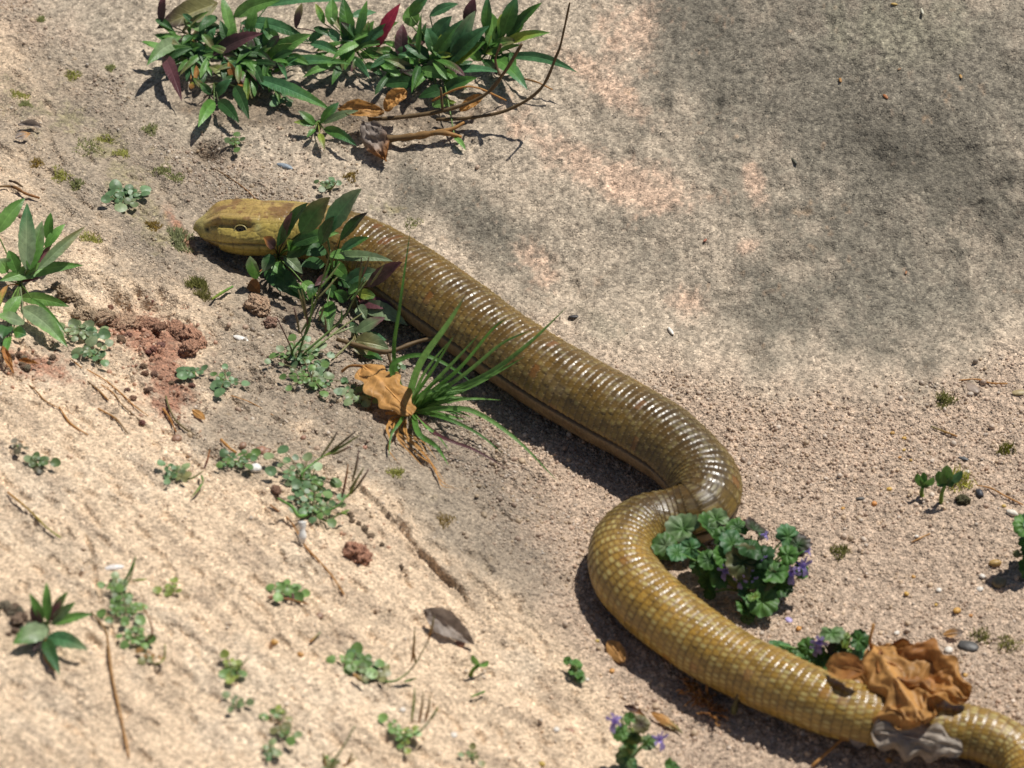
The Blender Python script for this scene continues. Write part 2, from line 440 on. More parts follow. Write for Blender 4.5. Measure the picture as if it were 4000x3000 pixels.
md = np.interp(S, KH * np.array([0, .003, .006, .012, .020, .032, .045, .055]), [118, 112, 106, 97, 90, 84, 84, 88])[:, None]
mouth = sstep(0.0015, .004, ss) * sstep(.052, .044, ss)
Rr = Rr - mouth * 0.0009 * np.exp(-((deg - md) / (2.0 + .012 / (ss + .004))) ** 2) + mouth * 0.0004 * np.exp(-((deg - md + 9) / 7) ** 2)
Rr = Rr - 0.0016 * bump(.0092, 58, .0011, 8) + 0.0006 * bump(.0105, 45, .0022, 9)                 # nostril
Rr = Rr + 0.0008 * bump(.047, 85, .012, 22)                                                  # jaw muscle
# plates of the head: shallow grooves between cells
cell_s = (ss / 0.0046 + 0.3 * vnoise(ss / .004, side * 3, 5)); cell_t = side * np.clip(rad[:, None], .004, 1) / 0.0040
def cells(a, b, seed):
    ia, ib = np.floor(a), np.floor(b)
    f1 = np.full(a.shape, 9.0); f2 = np.full(a.shape, 9.0); cid = np.zeros(a.shape)
    for i in (-1, 0, 1):
        for j in (-1, 0, 1):
            ca, cb = ia + i, ib + j
            pa = ca + 0.5 + 0.62 * (_hash(ca, cb, seed) - .5); pb = cb + 0.5 + 0.62 * (_hash(ca, cb, seed + 7) - .5)
            d = np.hypot(a - pa, b - pb)
            idv = _hash(ca, cb, seed + 13)
            n = d < f1
            f2 = np.where(n, f1, np.minimum(f2, d)); cid = np.where(n, idv, cid); f1 = np.where(n, d, f1)
    return f2 - f1, cid
hd = S < 0.085
edge = np.full(Rr.shape, 1.0); hid = np.full(Rr.shape, 0.5)
e1, i1 = cells(np.broadcast_to(cell_s, Rr.shape)[hd], cell_t[hd], 3)
edge[hd] = e1; hid[hd] = i1
plates = head * sstep(.0, .01, ss)
Rr = Rr - plates * 0.00030 * sstep(0.18, 0.0, edge)
# wrinkles of skin behind the jaw
Rr = Rr + 0.00022 * np.sin(ss / 0.0016 * 2 * math.pi) * sstep(.042, .055, ss) * sstep(.10, .07, ss) * sstep(15, 50, deg)

X = CL[:, None, :3] + Rr[..., None] * (np.cos(th)[..., None] * Uv[:, None, :] * 0.985 + np.sin(th)[..., None] * Rv[:, None, :])
# weight: the belly presses flat where it meets the ground
gz = ground_z(X[..., 0].ravel(), X[..., 1].ravel()).reshape(Rr.shape)
low = X[..., 2] < gz - 0.0012
X[..., 2] = np.where(low, gz - 0.0012, X[..., 2])

# colours, scale by scale
rnd = _hash(row, col, 5); rnd2 = _hash(row, col, 9); rnd3 = _hash(row, np.floor(col / 2), 15)
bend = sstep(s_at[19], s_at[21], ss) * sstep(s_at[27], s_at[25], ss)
rear = sstep(s_at[24], s_at[27], ss)
front = np.array([0.142, 0.078, 0.014]); flank = np.array([0.250, 0.158, 0.032]); rearc = np.array([0.30, 0.160, 0.022]); rearf = np.array([0.33, 0.200, 0.033])
topness = sstep(75, 20, deg)
colr = np.zeros(Rr.shape + (3,))
base_f = flank + (front - flank) * topness[..., None]
base_r = rearf + (rearc - rearf) * topness[..., None]
k = rear[..., None] if rear.ndim == 2 else rear
colr = base_f * (1 - k) + base_r * k
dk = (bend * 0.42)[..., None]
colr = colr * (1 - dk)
colr = colr * (0.74 + 0.46 * rnd[..., None]) * (0.85 + 0.3 * fbm(ss / .02, side * 2.2, 3, 77)[..., None])
spot = sstep(0.55, 0.8, rnd2) * (0.35 + 0.65 * rear) * (1 - head)
ctr = np.exp(-(((t - .55) / .33) ** 2 + ((v2 - .5) / .30) ** 2))
colr = mixin(colr, ctr * (0.22 + 0.55 * rear) * (0.25 + 0.75 * rnd2) * (1 - neck) * sstep(12, 40, deg + 30 * rear), (0.44, 0.34, 0.11))
colr = mixin(colr, spot * ctr * 0.65, (0.47, 0.42, 0.17))
colr = mixin(colr, sstep(0.965, 0.99, rnd3) * 0.35 * (1 - neck), (0.26, 0.07, 0.02))
rim = np.maximum(sstep(0.16, 0.0, t), (.25 + .35 * rear) * sstep(0.80, 1.0, np.abs(2 * v2 - 1))) * (1 - neck)
colr = mixin(colr, rim * 0.6, (0.045, 0.03, 0.014))
colr = mixin(colr, sstep(.86, .95, t) * (1 - neck) * 0.5 * (1 - rear * .4), (0.46, 0.34, 0.17))
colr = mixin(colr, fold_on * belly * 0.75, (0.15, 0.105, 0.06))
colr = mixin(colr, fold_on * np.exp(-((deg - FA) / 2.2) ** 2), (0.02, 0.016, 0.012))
mot = 1.9 * fbm(ss / .006, side * 3.0, 3, 7); mot2 = fbm(ss / .0025, side * 7, 2, 8)
hc_side = np.array([0.45, 0.345, 0.090]); hc_top = np.array([0.37, 0.25, 0.080])
hcol = hc_side + (hc_top - hc_side) * sstep(48, 22, deg)[..., None]
hcol = mixin(hcol, sstep(0.0, 0.4, mot) * 0.7 * sstep(60, 30, deg) * sstep(.008, .018, ss), (0.18, 0.085, 0.04))
hcol = mixin(hcol, sstep(0.1, 0.6, mot2) * 0.3, (0.26, 0.18, 0.05))
hcol = mixin(hcol, sstep(.014, .004, ss) * 0.6, (0.44, 0.40, 0.14))
hcol = mixin(hcol, 0.7 * along * np.exp(-((deg - 47) / 4.0) ** 2), (0.16, 0.085, 0.02))
hcol = mixin(hcol, 0.5 * bump(.036, 52, .006, 5.0), (0.17, 0.085, 0.025))
hcol = mixin(hcol, 0.7 * bump(.0395, 50, .0016, 9), (0.52, 0.48, 0.20))
hcol = mixin(hcol, 0.7 * sstep(90, 108, deg) * sstep(.03, .008, ss), (0.20, 0.11, 0.05))
hcol = mixin(hcol, mouth * np.exp(-((deg - md) / 2.6) ** 2) * .7, (0.06, 0.035, 0.014))
hcol = mixin(hcol, bump(.0092, 58, .0011, 8), (0.012, 0.008, 0.005))
hcol = hcol * (0.86 + 0.28 * (0.5 + (hid - 0.5) * head)[..., None])
hcol = mixin(hcol, plates * sstep(0.10, 0.0, edge) * 0.5, (0.15, 0.09, 0.035))
hk = sstep(0.105, 0.045, ss + .012 * mot)[..., None]
colr = colr * (1 - hk) + hcol * hk
dirt = sstep(.012, .004, ss) * sstep(100, 112, deg) * sstep(0.0, .4, mot2)
colr = mixin(colr, dirt * .8, (0.30, 0.19, 0.12))

# dust rubbed onto the lower flanks, and scales that are duller or shinier than their neighbours
dust = sstep(.0, .5, fbm(ss / .018, side * 2.5, 3, 88) + .6 * sstep(60, 100, deg) - .35) * (1 - head)
colr = mixin(colr, dust * .14, (0.34, 0.26, 0.17))
roughv = np.clip(0.31 + 0.22 * rnd2 ** 2 + 0.22 * dust + 0.10 * fbm(ss / .012, side * 4, 2, 89), .16, .75)
roughv = roughv * (1 - head) + (0.27 + .1 * mot2) * head
m_skin = bpy.data.materials.new('lizard_skin')
nd, lk, bs = nodes_of(m_skin)
at = nd.new('ShaderNodeAttribute'); at.attribute_name = 'tint'
tc = nd.new('ShaderNodeTexCoord')
noi = nd.new('ShaderNodeTexNoise'); noi.inputs['Scale'].default_value = 900; noi.inputs['Detail'].default_value = 3; lk.new(tc.outputs['Object'], noi.inputs['Vector'])
mr = nd.new('ShaderNodeMapRange'); mr.inputs['From Min'].default_value = .3; mr.inputs['From Max'].default_value = .7; mr.inputs['To Min'].default_value = 0.78; mr.inputs['To Max'].default_value = 1.2; lk.new(noi.outputs[0], mr.inputs[0])
mul = nd.new('ShaderNodeVectorMath'); mul.operation = 'SCALE'; lk.new(at.outputs['Color'], mul.inputs[0]); lk.new(mr.outputs[0], mul.inputs['Scale'])
lk.new(mul.outputs[0], bs.inputs['Base Color'])
lk.new(at.outputs['Alpha'], bs.inputs['Roughness'])
bs.inputs['Specular IOR Level'].default_value = 0.55
bp = nd.new('ShaderNodeBump'); bp.inputs['Strength'].default_value = 0.25; bp.inputs['Distance'].default_value = 0.0003; lk.new(noi.outputs[0], bp.inputs['Height']); lk.new(bp.outputs[0], bs.inputs['Normal'])

org = np.array([*CL[400, :2], ground_z(CL[400, 0], CL[400, 1])])
lizard = thing('legless_lizard', org, 'long golden-brown legless lizard with glossy ringed scales winding across the sand', 'lizard')
vb = (X - org).reshape(-1, 3)
fb = grid_faces(len(S), NA, True)[:, ::-1]
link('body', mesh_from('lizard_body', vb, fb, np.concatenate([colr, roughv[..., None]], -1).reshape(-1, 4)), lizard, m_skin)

# eyes: dark ball with a ringed iris and pale lids
m_eye = bpy.data.materials.new('lizard_eye'); nd, lk, bs = nodes_of(m_eye)
at = nd.new('ShaderNodeAttribute'); at.attribute_name = 'tint'; lk.new(at.outputs['Color'], bs.inputs['Base Color'])
bs.inputs['Roughness'].default_value = 0.06
m_lid = bpy.data.materials.new('lizard_eyelid'); nd, lk, bs = nodes_of(m_lid)
nz = nd.new('ShaderNodeTexNoise'); nz.inputs['Scale'].default_value = 700
cr = nd.new('ShaderNodeValToRGB'); cr.color_ramp.elements[0].color = (0.20, 0.14, 0.04, 1); cr.color_ramp.elements[1].color = (0.50, 0.44, 0.18, 1)
lk.new(nz.outputs[0], cr.inputs[0]); lk.new(cr.outputs[0], bs.inputs['Base Color']); bs.inputs['Roughness'].default_value = 0.35
for sgn in (1, -1):
    i = int(np.argmin(np.abs(S - S_EYE))); a = math.radians(D_EYE) * sgn
    j = int(round((a % (2 * math.pi)) / (2 * math.pi) * NA)) % NA
    nrm = math.cos(a) * Uv[i] + math.sin(a) * Rv[i]
    ax = T[i]; ay = np.cross(nrm, ax); ay /= np.linalg.norm(ay)
    c = X[i, j]
    vs, cs = [], []
    NRG, NSEG = 16, 32
    for r in range(NRG):
        f = r / (NRG - 1)
        for g in range(NSEG):
            w = 2 * math.pi * g / NSEG
            vs.append(c - org + ax * (0.0031 * f * math.cos(w)) + ay * (0.0022 * f * math.sin(w)) + nrm * (0.0013 * math.sqrt(max(0, 1 - f * f)) - 0.0004))
            cs.append((0.004, 0.004, 0.004) if f < .28 else (0.10, 0.075, 0.025) if f < .40 else (0.018, 0.015, 0.008) if f < .62 else (0.07, 0.055, 0.025) if f < .75 else (0.008, 0.007, 0.005))
    eye = link('eye', mesh_from('eye', vs, grid_faces(NRG, NSEG, True)[:, ::-1], cs), lizard, m_eye)
    vs = []
    NT = 12
    for g in range(40):
        w = 2 * math.pi * g / 40
        ring = ax * (0.0034 * math.cos(w)) + ay * (0.0025 * math.sin(w)); out = ring / np.linalg.norm(ring)
        for q2 in range(NT):
            b = 2 * math.pi * q2 / NT
            vs.append(c - org + ring + out * 0.00045 * math.cos(b) + nrm * (0.0002 + 0.00055 * math.sin(b)))
    f = []
    for g in range(40):
        for q2 in range(NT):
            a0 = g * NT + q2; a1 = g * NT + (q2 + 1) % NT; b0 = ((g + 1) % 40) * NT + q2; b1 = ((g + 1) % 40) * NT + (q2 + 1) % NT
            f.append((a0, b0, b1, a1))
    link('eyelid', mesh_from('eyelid', vs, f), eye, m_lid)

# ------------------------------------------------------------------ plants: shared builders
rng = random.Random(7)
def leaf_material(name, rough, trans, spec=0.4, vein=0.35):
    m = bpy.data.materials.new(name)
    nd, lk, bs = nodes_of(m)
    at = nd.new('ShaderNodeAttribute'); at.attribute_name = 'tint'
    tc = nd.new('ShaderNodeTexCoord')
    uv = nd.new('ShaderNodeSeparateXYZ'); lk.new(tc.outputs['UV'], uv.inputs[0])
    noi = nd.new('ShaderNodeTexNoise'); noi.inputs['Scale'].default_value = 350; noi.inputs['Detail'].default_value = 4; lk.new(tc.outputs['Object'], noi.inputs['Vector'])
    mr = nd.new('ShaderNodeMapRange'); mr.inputs['From Min'].default_value = .25; mr.inputs['From Max'].default_value = .75; mr.inputs['To Min'].default_value = 0.72; mr.inputs['To Max'].default_value = 1.28; lk.new(noi.outputs[0], mr.inputs[0])
    mul = nd.new('ShaderNodeVectorMath'); mul.operation = 'SCALE'; lk.new(at.outputs['Color'], mul.inputs[0]); lk.new(mr.outputs[0], mul.inputs['Scale'])
    # midrib and side veins from the leaf's own coordinates (x across -1..1, y along in half widths)
    ax = nd.new('ShaderNodeMath'); ax.operation = 'ABSOLUTE'; lk.new(uv.outputs[0], ax.inputs[0])
    rib = nd.new('ShaderNodeMapRange'); rib.inputs['From Min'].default_value = 0.03; rib.inputs['From Max'].default_value = 0.13; rib.inputs['To Min'].default_value = 1; rib.inputs['To Max'].default_value = 0; lk.new(ax.outputs[0], rib.inputs[0])
    s1 = nd.new('ShaderNodeMath'); s1.operation = 'MULTIPLY_ADD'; lk.new(ax.outputs[0], s1.inputs[0]); s1.inputs[1].default_value = -0.8; lk.new(uv.outputs[1], s1.inputs[2])
    s2 = nd.new('ShaderNodeMath'); s2.operation = 'MULTIPLY'; lk.new(s1.outputs[0], s2.inputs[0]); s2.inputs[1].default_value = 9.0
    s3 = nd.new('ShaderNodeMath'); s3.operation = 'SINE'; lk.new(s2.outputs[0], s3.inputs[0])
    s4 = nd.new('ShaderNodeMapRange'); s4.inputs['From Min'].default_value = 0.86; s4.inputs['From Max'].default_value = 1.0; s4.inputs['To Max'].default_value = 0.45; lk.new(s3.outputs[0], s4.inputs[0])
    vm = nd.new('ShaderNodeMath'); vm.operation = 'MAXIMUM'; lk.new(rib.outputs[0], vm.inputs[0]); lk.new(s4.outputs[0], vm.inputs[1])
    vs = nd.new('ShaderNodeMath'); vs.operation = 'MULTIPLY'; lk.new(vm.outputs[0], vs.inputs[0]); vs.inputs[1].default_value = vein
    lit = nd.new('ShaderNodeVectorMath'); lit.operation = 'SCALE'; lit.inputs['Scale'].default_value = 1.8; lk.new(at.outputs['Color'], lit.inputs[0])
    mx = nd.new('ShaderNodeMix'); mx.data_type = 'RGBA'; lk.new(vs.outputs[0], mx.inputs[0]); lk.new(mul.outputs[0], mx.inputs[6]); lk.new(lit.outputs[0], mx.inputs[7])
    lk.new(mx.outputs[2], bs.inputs['Base Color'])
    bs.inputs['Roughness'].default_value = rough; bs.inputs['Specular IOR Level'].default_value = spec
    bp = nd.new('ShaderNodeBump'); bp.inputs['Strength'].default_value = 0.35; bp.inputs['Distance'].default_value = 0.0006; bp.invert = True; lk.new(vm.outputs[0], bp.inputs['Height'])
    bp2 = nd.new('ShaderNodeBump'); bp2.inputs['Strength'].default_value = 0.3; bp2.inputs['Distance'].default_value = 0.0005; lk.new(noi.outputs[0], bp2.inputs['Height']); lk.new(bp.outputs[0], bp2.inputs['Normal'])
    lk.new(bp2.outputs[0], bs.inputs['Normal'])
    tr = nd.new('ShaderNodeBsdfTranslucent'); lk.new(mx.outputs[2], tr.inputs['Color'])
    ms = nd.new('ShaderNodeMixShader'); ms.inputs[0].default_value = trans
    out = nd['Material Output']
    lk.new(bs.outputs[0], ms.inputs[1]); lk.new(tr.outputs[0], ms.inputs[2]); lk.new(ms.outputs[0], out.inputs['Surface'])
    return m
M_LEAF = leaf_material('weed_leaf', 0.42, 0.28)
M_IVY = leaf_material('ivy_leaf', 0.5, 0.22, 0.35, 0.0)
M_GRASS = leaf_material('grass_blade', 0.4, 0.35, 0.4, 0.15)
M_DRY = leaf_material('dry_leaf', 0.5, 0.32, 0.3, 0.40)
M_STEM = leaf_material('plant_stem', 0.55, 0.05, 0.3, 0.0)

COLS = dict(G=(.100, .235, .045), B=(.085, .215, .090), D=(.045, .115, .032), L=(.175, .345, .085), Y=(.26, .33, .050), P=(.140, .055, .062), R=(.30, .030, .055),
            W=(.24, .32, .17), O=(.22, .21, .085), N=(.36, .155, .045), K=(.062, .036, .034), T=(.56, .295, .095), E=(.33, .275, .235), M=(.19, .27, .125))
def colour(key):
    a = np.array(COLS[key[0]]); b = np.array(COLS[key[-1]])
    return a, b

def bez(a, m, b, n):
    t = np.linspace(0, 1, n)[:, None]
    return (1 - t) ** 2 * a + 2 * t * (1 - t) * m + t * t * b

PROFILE = {
    'lance': lambda t: np.clip(np.sin(np.pi * t ** 0.82), 0, 1) ** 0.85 * (1 - 0.12 * t),
    'spoon': lambda t: np.clip(np.sin(np.pi * t ** 1.5), 0, 1) ** 0.7,
    'blade': lambda t: np.minimum(1, 0.55 + t * 3) * np.clip(1 - t ** 2.4, 0, 1) ** 0.9,
    'oval': lambda t: np.clip(np.sin(np.pi * np.clip(t, 0, 1)), 0, 1) ** 0.55,
    'oakb': lambda t: np.clip(np.sin(np.pi * t ** 0.8), 0, 1) ** 0.45 * (1 + 0.20 * np.sin(t * 2 * np.pi * 3.5 - 1.0)),
    'oak': lambda t: np.clip(np.sin(np.pi * t ** 0.75), 0, 1) ** 0.55 * (1 + 0.27 * np.sin(t * 2 * np.pi * 4.5 - 1.2)),
}
def leaf_mesh(base, mid, tip, width, key, prof='lance', fold=0.25, N=None, org=(0, 0, 0), seed=0, petiole=None, wob=0.06, crumple=0.0, curl=0.0, nl=15, nw=7, spots=0.0):
    """a leaf blade: a curved midrib, an outline, the two halves folded up along the rib, waved edges"""
    org = np.asarray(org)
    c = bez(base, mid, tip, nl)
    tg = np.gradient(c, axis=0); L = np.linalg.norm(tip - base) + 1e-9
    tg /= (np.linalg.norm(tg, axis=1)[:, None] + 1e-12)
    if N is None:
        N = np.array([0, -0.55, 0.8])
    W = np.cross(tg, N); W /= (np.linalg.norm(W, axis=1)[:, None] + 1e-12)
    NN = np.cross(W, tg)
    t = np.linspace(0, 1, nl)
    w = 0.5 * width * np.maximum(PROFILE[prof](t), 0.03 if prof != 'blade' else 0.02)
    x = np.linspace(-1, 1, nw)
    r1 = np.random.RandomState(seed)
    ph = r1.rand(4) * 6.28
    V = np.zeros((nl, nw, 3)); C = np.zeros((nl, nw, 3)); UVs = np.zeros((nl, nw, 2))
    a, b = colour(key)
    jit = 1 + 0.22 * (r1.rand() - .5)
    for j, xx in enumerate(x):
        ww = w * (1 + (0.05 * np.sin(t * 38 + ph[0] + xx) if prof == 'lance' else 0) * (abs(xx) > .9))
        wave = wob * width * np.sin(t * 9 + ph[1] + (2.0 if xx > 0 else 0)) * abs(xx) ** 2
        cur = curl * width * (xx * xx) * 0.5
        V[:, j] = c + W * (ww * xx * (1 - 0.25 * abs(curl) * abs(xx)))[:, None] + NN * (fold * w * abs(xx) + wave * np.sin(np.pi * t) + cur * np.sin(np.pi * np.clip(t, 0.05, .95)))[:, None]
        if crumple:
            V[:, j] += NN * (crumple * (vnoise(t * 3.6 + seed, np.full(nl, xx * 1.8 + ph[2]), seed) + 0.9 * (1 - 2 * np.abs(vnoise(t * 4.7 + seed * .7 + xx, np.full(nl, xx * 2.6 + ph[3]), seed + 3))) + 0.35 * (1 - 2 * np.abs(vnoise(t * 12 + seed, np.full(nl, xx * 6.0), seed + 4)))))[:, None] + W * (0.5 * crumple * vnoise(t * 5 + 9, xx * 3 + seed, seed + 1))[:, None]
        k = sstep(0.35, 0.95, t + 0.25 * np.abs(xx) - 0.12) if len(key) > 1 else np.zeros(nl)
        C[:, j] = (a + (b - a) * k[:, None]) * jit
        if spots:
            sp = sstep(.25, .6, vnoise(t * 9 + seed, np.full(nl, xx * 4.0), seed + 5)) * spots
            C[:, j] *= (1 - 0.55 * sp)[:, None]
        UVs[:, j, 0] = xx; UVs[:, j, 1] = t * L / (0.5 * width + 1e-9)
    verts = (V - org).reshape(-1, 3); faces = grid_faces(nl, nw)
    cols = C.reshape(-1, 3); uvs = UVs.reshape(-1, 2)
    if petiole is not None:
        q = np.asarray(petiole); d = base - q
        if np.linalg.norm(d) > 0.0015:
            m2 = (q + base) / 2 + np.array([0, 0, 0.12 * np.linalg.norm(d)])
            pc = bez(q, m2, base + tg[0] * 0.02 * L, 6)
            pv, pf = tube_geo(pc, np.full(6, max(0.0004, 0.045 * width)), 5)
            n0 = len(verts)
            verts = np.vstack([verts, pv - org]); faces = np.vstack([faces, pf + n0])
            cols = np.vstack([cols, np.tile(a * 0.9 + np.array([.03, .0, .0]), (len(pv), 1))]); uvs = np.vstack([uvs, np.tile([0.5, 0.0], (len(pv), 1))])
    return mesh_from('leaf', verts, faces, np.clip(cols, 0, 1), uvs)

def tube_geo(pts, radii, n=6):
    pts = np.asarray(pts, float)
    tg = np.gradient(pts, axis=0); tg /= (np.linalg.norm(tg, axis=1)[:, None] + 1e-12)
    ref = np.array([0.31, 0.17, 0.93])
    A = np.cross(tg, ref); A /= (np.linalg.norm(A, axis=1)[:, None] + 1e-12)
    B = np.cross(tg, A)
    w = np.linspace(0, 2 * np.pi, n, endpoint=False)
    radii = np.asarray(radii, float)
    V = pts[:, None, :] + radii[:, None, None] * (np.cos(w)[None, :, None] * A[:, None, :] + np.sin(w)[None, :, None] * B[:, None, :])
    return V.reshape(-1, 3), grid_faces(len(pts), n, True)

def tube(name, parent, org, pts, radii, key, mat=None, n=6, bumps=0.0):
    pts = catmull(pts, 6) if len(pts) > 2 else np.linspace(pts[0], pts[-1], 6)
    rr = np.interp(np.linspace(0, 1, len(pts)), np.linspace(0, 1, len(radii)), radii)
    if bumps:
        rr = rr * (1 + bumps * vnoise(np.arange(len(pts)) * 0.7 + pts[0][0] * 999, np.zeros(len(pts)), 3))
    v, f = tube_geo(pts, rr, n)
    a, b = colour(key)
    k = np.repeat(np.linspace(0, 1, len(pts)), n)[:, None]
    # close the ends with a point
    v = np.vstack([v, pts[0] , pts[-1] + (pts[-1] - pts[-2]) * 0.2])
    nv = len(v)
    cols = np.vstack([a + (b - a) * k, a, b])
    fl = [tuple(q) for q in f.tolist()]
    for i in range(n):
        fl.append(((i + 1) % n, i, nv - 2)); fl.append((nv - 2 - n + i, nv - 2 - n + (i + 1) % n, nv - 1))
    return link(name, mesh_from(name, v - np.asarray(org), fl, cols, np.tile([0.5, 0.3], (nv, 1))), parent, mat or M_STEM)

def zf(frame, x, y):
    return frame[0] + frame[2] * x, frame[1] + frame[2] * y
Z1 = (600, 650, .5425); Z2 = (1400, 1050, .5425); Z3 = (2100, 1750, .5425); Z4 = (2800, 2100, .5425); Z5 = (450, 0, .5425); Z6 = (1200, 0, .5425)
Z7 = (0, 600, .4822); ZA = (900, 1100, .4521); ZB = (0, 1700, .5425); ZC = (0, 2200, .4823); ZD = (900, 1650, .4069); ZE = (1000, 2200, .4824)
ZF = (2000, 2400, .3617); ZG = (3200, 1400, .3617); ZK = (0, 1100, .3617)

def crown_part(o, org, key='O', r=0.0016, up=0.005):
    tube('root_crown', o, org, [org + np.array([0, 0, -0.003]), org + np.array([0.0004, 0, up * .5]), org + np.array([0, 0.0004, up])], [r * 1.3, r, r * .7], key)

def weed(name, label, cat, frame, crown, leaves, rise=0.6, group=None, hb=0.004, crown_key='PG', lift=0.0, prof='lance', fill=0):
    """a rosette; leaves = (base x, base y, tip x, tip y, width, colour[, options]) in the picture frame"""
    cu, cv = zf(frame, *crown)
    org = P(cu, cv, 0)
    o = thing(name, org, label, cat, group)
    top = org + np.array([0, 0, hb])
    crown_part(o, org, crown_key, 0.0017, hb)
    rf = random.Random(int(crown[0] * 7 + crown[1]))
    leaves = list(leaves)
    for k in range(fill):
        a = rf.uniform(0, 6.283); L = rf.uniform(150, 340); b0 = rf.uniform(.1, .35)
        cx, cy = crown[0] + rf.uniform(-130, 130), crown[1] - rf.uniform(-20, 110)
        leaves.append((cx + L * b0 * math.cos(a), cy - L * b0 * math.sin(a) * .6, cx + L * math.cos(a), cy - L * math.sin(a) * .75, rf.uniform(40, 66), rf.choice(['DD', 'DG', 'GG', 'DB', 'GB', 'LG', 'GL', 'GY', 'OG', 'GP', 'DK', 'GO']), {'prof': rf.choice(['lance', 'lance', 'spoon']), 'curl': rf.uniform(-.3, .3)}))
    for i, lf in enumerate(leaves):
        bx, by, tx, ty, w, key = lf[:6]
        op = lf[6] if len(lf) > 6 else {}
        bu, bv = zf(frame, bx, by); tu, tv = zf(frame, tx, ty)
        r = op.get('rise', rise)
        def rise_h(du, dv, h0):
            if dv < 0:
                return h0 + r * (-dv) * PX / math.cos(PITCH) + 0.10 * abs(du) * PX
            return max(0.0015, h0 + 0.14 * abs(du) * PX - 0.12 * dv * PX)
        h0 = op.get('hb', rise_h(bu - cu, bv - cv, hb + lift))
        h1 = op.get('ht', rise_h(tu - bu, tv - bv, h0))
        pb = P(bu, bv, h0); pt = P(tu, tv, h1)
        L = np.linalg.norm(pt - pb)
        arch = op.get('arch', 0.16 if tv < bv + 40 else 0.22)
        mid = (pb + pt) / 2 + np.array([0, -0.2, 1.0]) * arch * L
        rs = random.Random(int(round(tu) * 31 + round(tv)) & 0xFFFF)
        N = np.array(op.get('N', (rs.uniform(-.35, .35), -0.55 + rs.uniform(-.25, .25), 0.75)))
        width = w * frame[2] * PX * 1.18
        me = leaf_mesh(pb, mid, pt, width, key, op.get('prof', prof), op.get('fold', 0.22 + rs.uniform(-.1, .15)), N, org, rs.randrange(9999), top if op.get('stalk', True) else None,
                       wob=0.05, curl=op.get('curl', 0), crumple=op.get('crumple', 0) * width)
        link('leaf', me, o, op.get('mat', M_LEAF))
    return o

# ---- weeds along the top, in the crack above the boulder
weed('leafy_weed', 'broad weed with purple-brown outer leaves at the slab end of the weed bank', 'weed', Z5, (560, 330), [
    (740, 20, 300, 205, 175, 'OK', {'hb': .014, 'ht': .016, 'arch': .05}), (470, 300, 228, 470, 105, 'WG', {'ht': .018}), (345, 395, 480, 728, 92, 'PP', {'ht': .009, 'arch': .25}),
    (755, 185, 515, 178, 80, 'WL', {'arch': -.18}), (838, 245, 768, -25, 80, 'LG'), (735, 120, 610, 225, 70, 'DD'), (330, 170, 350, -40, 70, 'KP'),
    (590, 605, 585, 470, 46, 'TN', {'mat': M_DRY}), (545, 640, 560, 590, 40, 'TY', {'mat': M_DRY}), (400, 300, 280, 250, 50, 'GG'), (560, 250, 480, 330, 60, 'DG'), (640, 330, 560, 420, 70, 'DD'), (470, 260, 380, 330, 45, 'GG'), (600, 300, 640, 470, 60, 'DD')], 0.55, hb=.007, fill=16)
weed('leafy_weed', 'weed with a magenta-tipped leaf and long narrow green leaves, above the lizard\'s head', 'weed', Z5, (900, 430), [
    (700, 400, 1060, 240, 112, 'KP', {'hb': .012}), (840, 560, 676, 478, 88, 'YO', {'ht': .012}), (860, 575, 815, 445, 60, 'NT', {'mat': M_DRY}), (900, 165, 1400, 300, 100, 'BD', {'hb': .014, 'ht': .016}),
    (1100, 430, 1412, 248, 112, 'GL'), (1100, 415, 1088, 125, 62, 'GG'), (1110, 470, 1700, 462, 82, 'BG', {'hb': .008, 'ht': .012}), (850, 120, 1190, 0, 112, 'LG', {'hb': .018}),
    (1090, 45, 1650, 12, 70, 'BB', {'hb': .02}), (1400, 312, 1635, 412, 70, 'BG', {'hb': .012}), (1390, 300, 1550, 205, 62, 'BG', {'hb': .012}), (1000, 560, 1560, 795, 98, 'BG', {'hb': .009, 'ht': .007, 'arch': .1}),
    (960, 430, 1120, 500, 66, 'WB'), (1010, 330, 870, 460, 60, 'DG'), (1000, 400, 880, 340, 80, 'DD'), (1130, 370, 1000, 260, 90, 'BD'), (1250, 400, 1400, 470, 60, 'GL'), (880, 600, 1000, 640, 60, 'ND', {'mat': M_DRY}), (1180, 300, 1060, 210, 80, 'GB'), (950, 260, 1020, 60, 80, 'GL')], 0.55, hb=.007, fill=36)
weed('leafy_weed', 'small dark green rosette hanging below the slab end of the weed bank', 'weed', Z5, (715, 660), [
    (715, 730, 598, 915, 92, 'GL', {'ht': .010}), (740, 730, 892, 885, 92, 'DD', {'ht': .007}), (720, 700, 838, 575, 88, 'DB'), (860, 620, 965, 860, 90, 'DD', {'ht': .006}), (690, 680, 610, 600, 60, 'DG'), (640, 640, 560, 560, 45, 'OG')], 0.5, hb=.006)
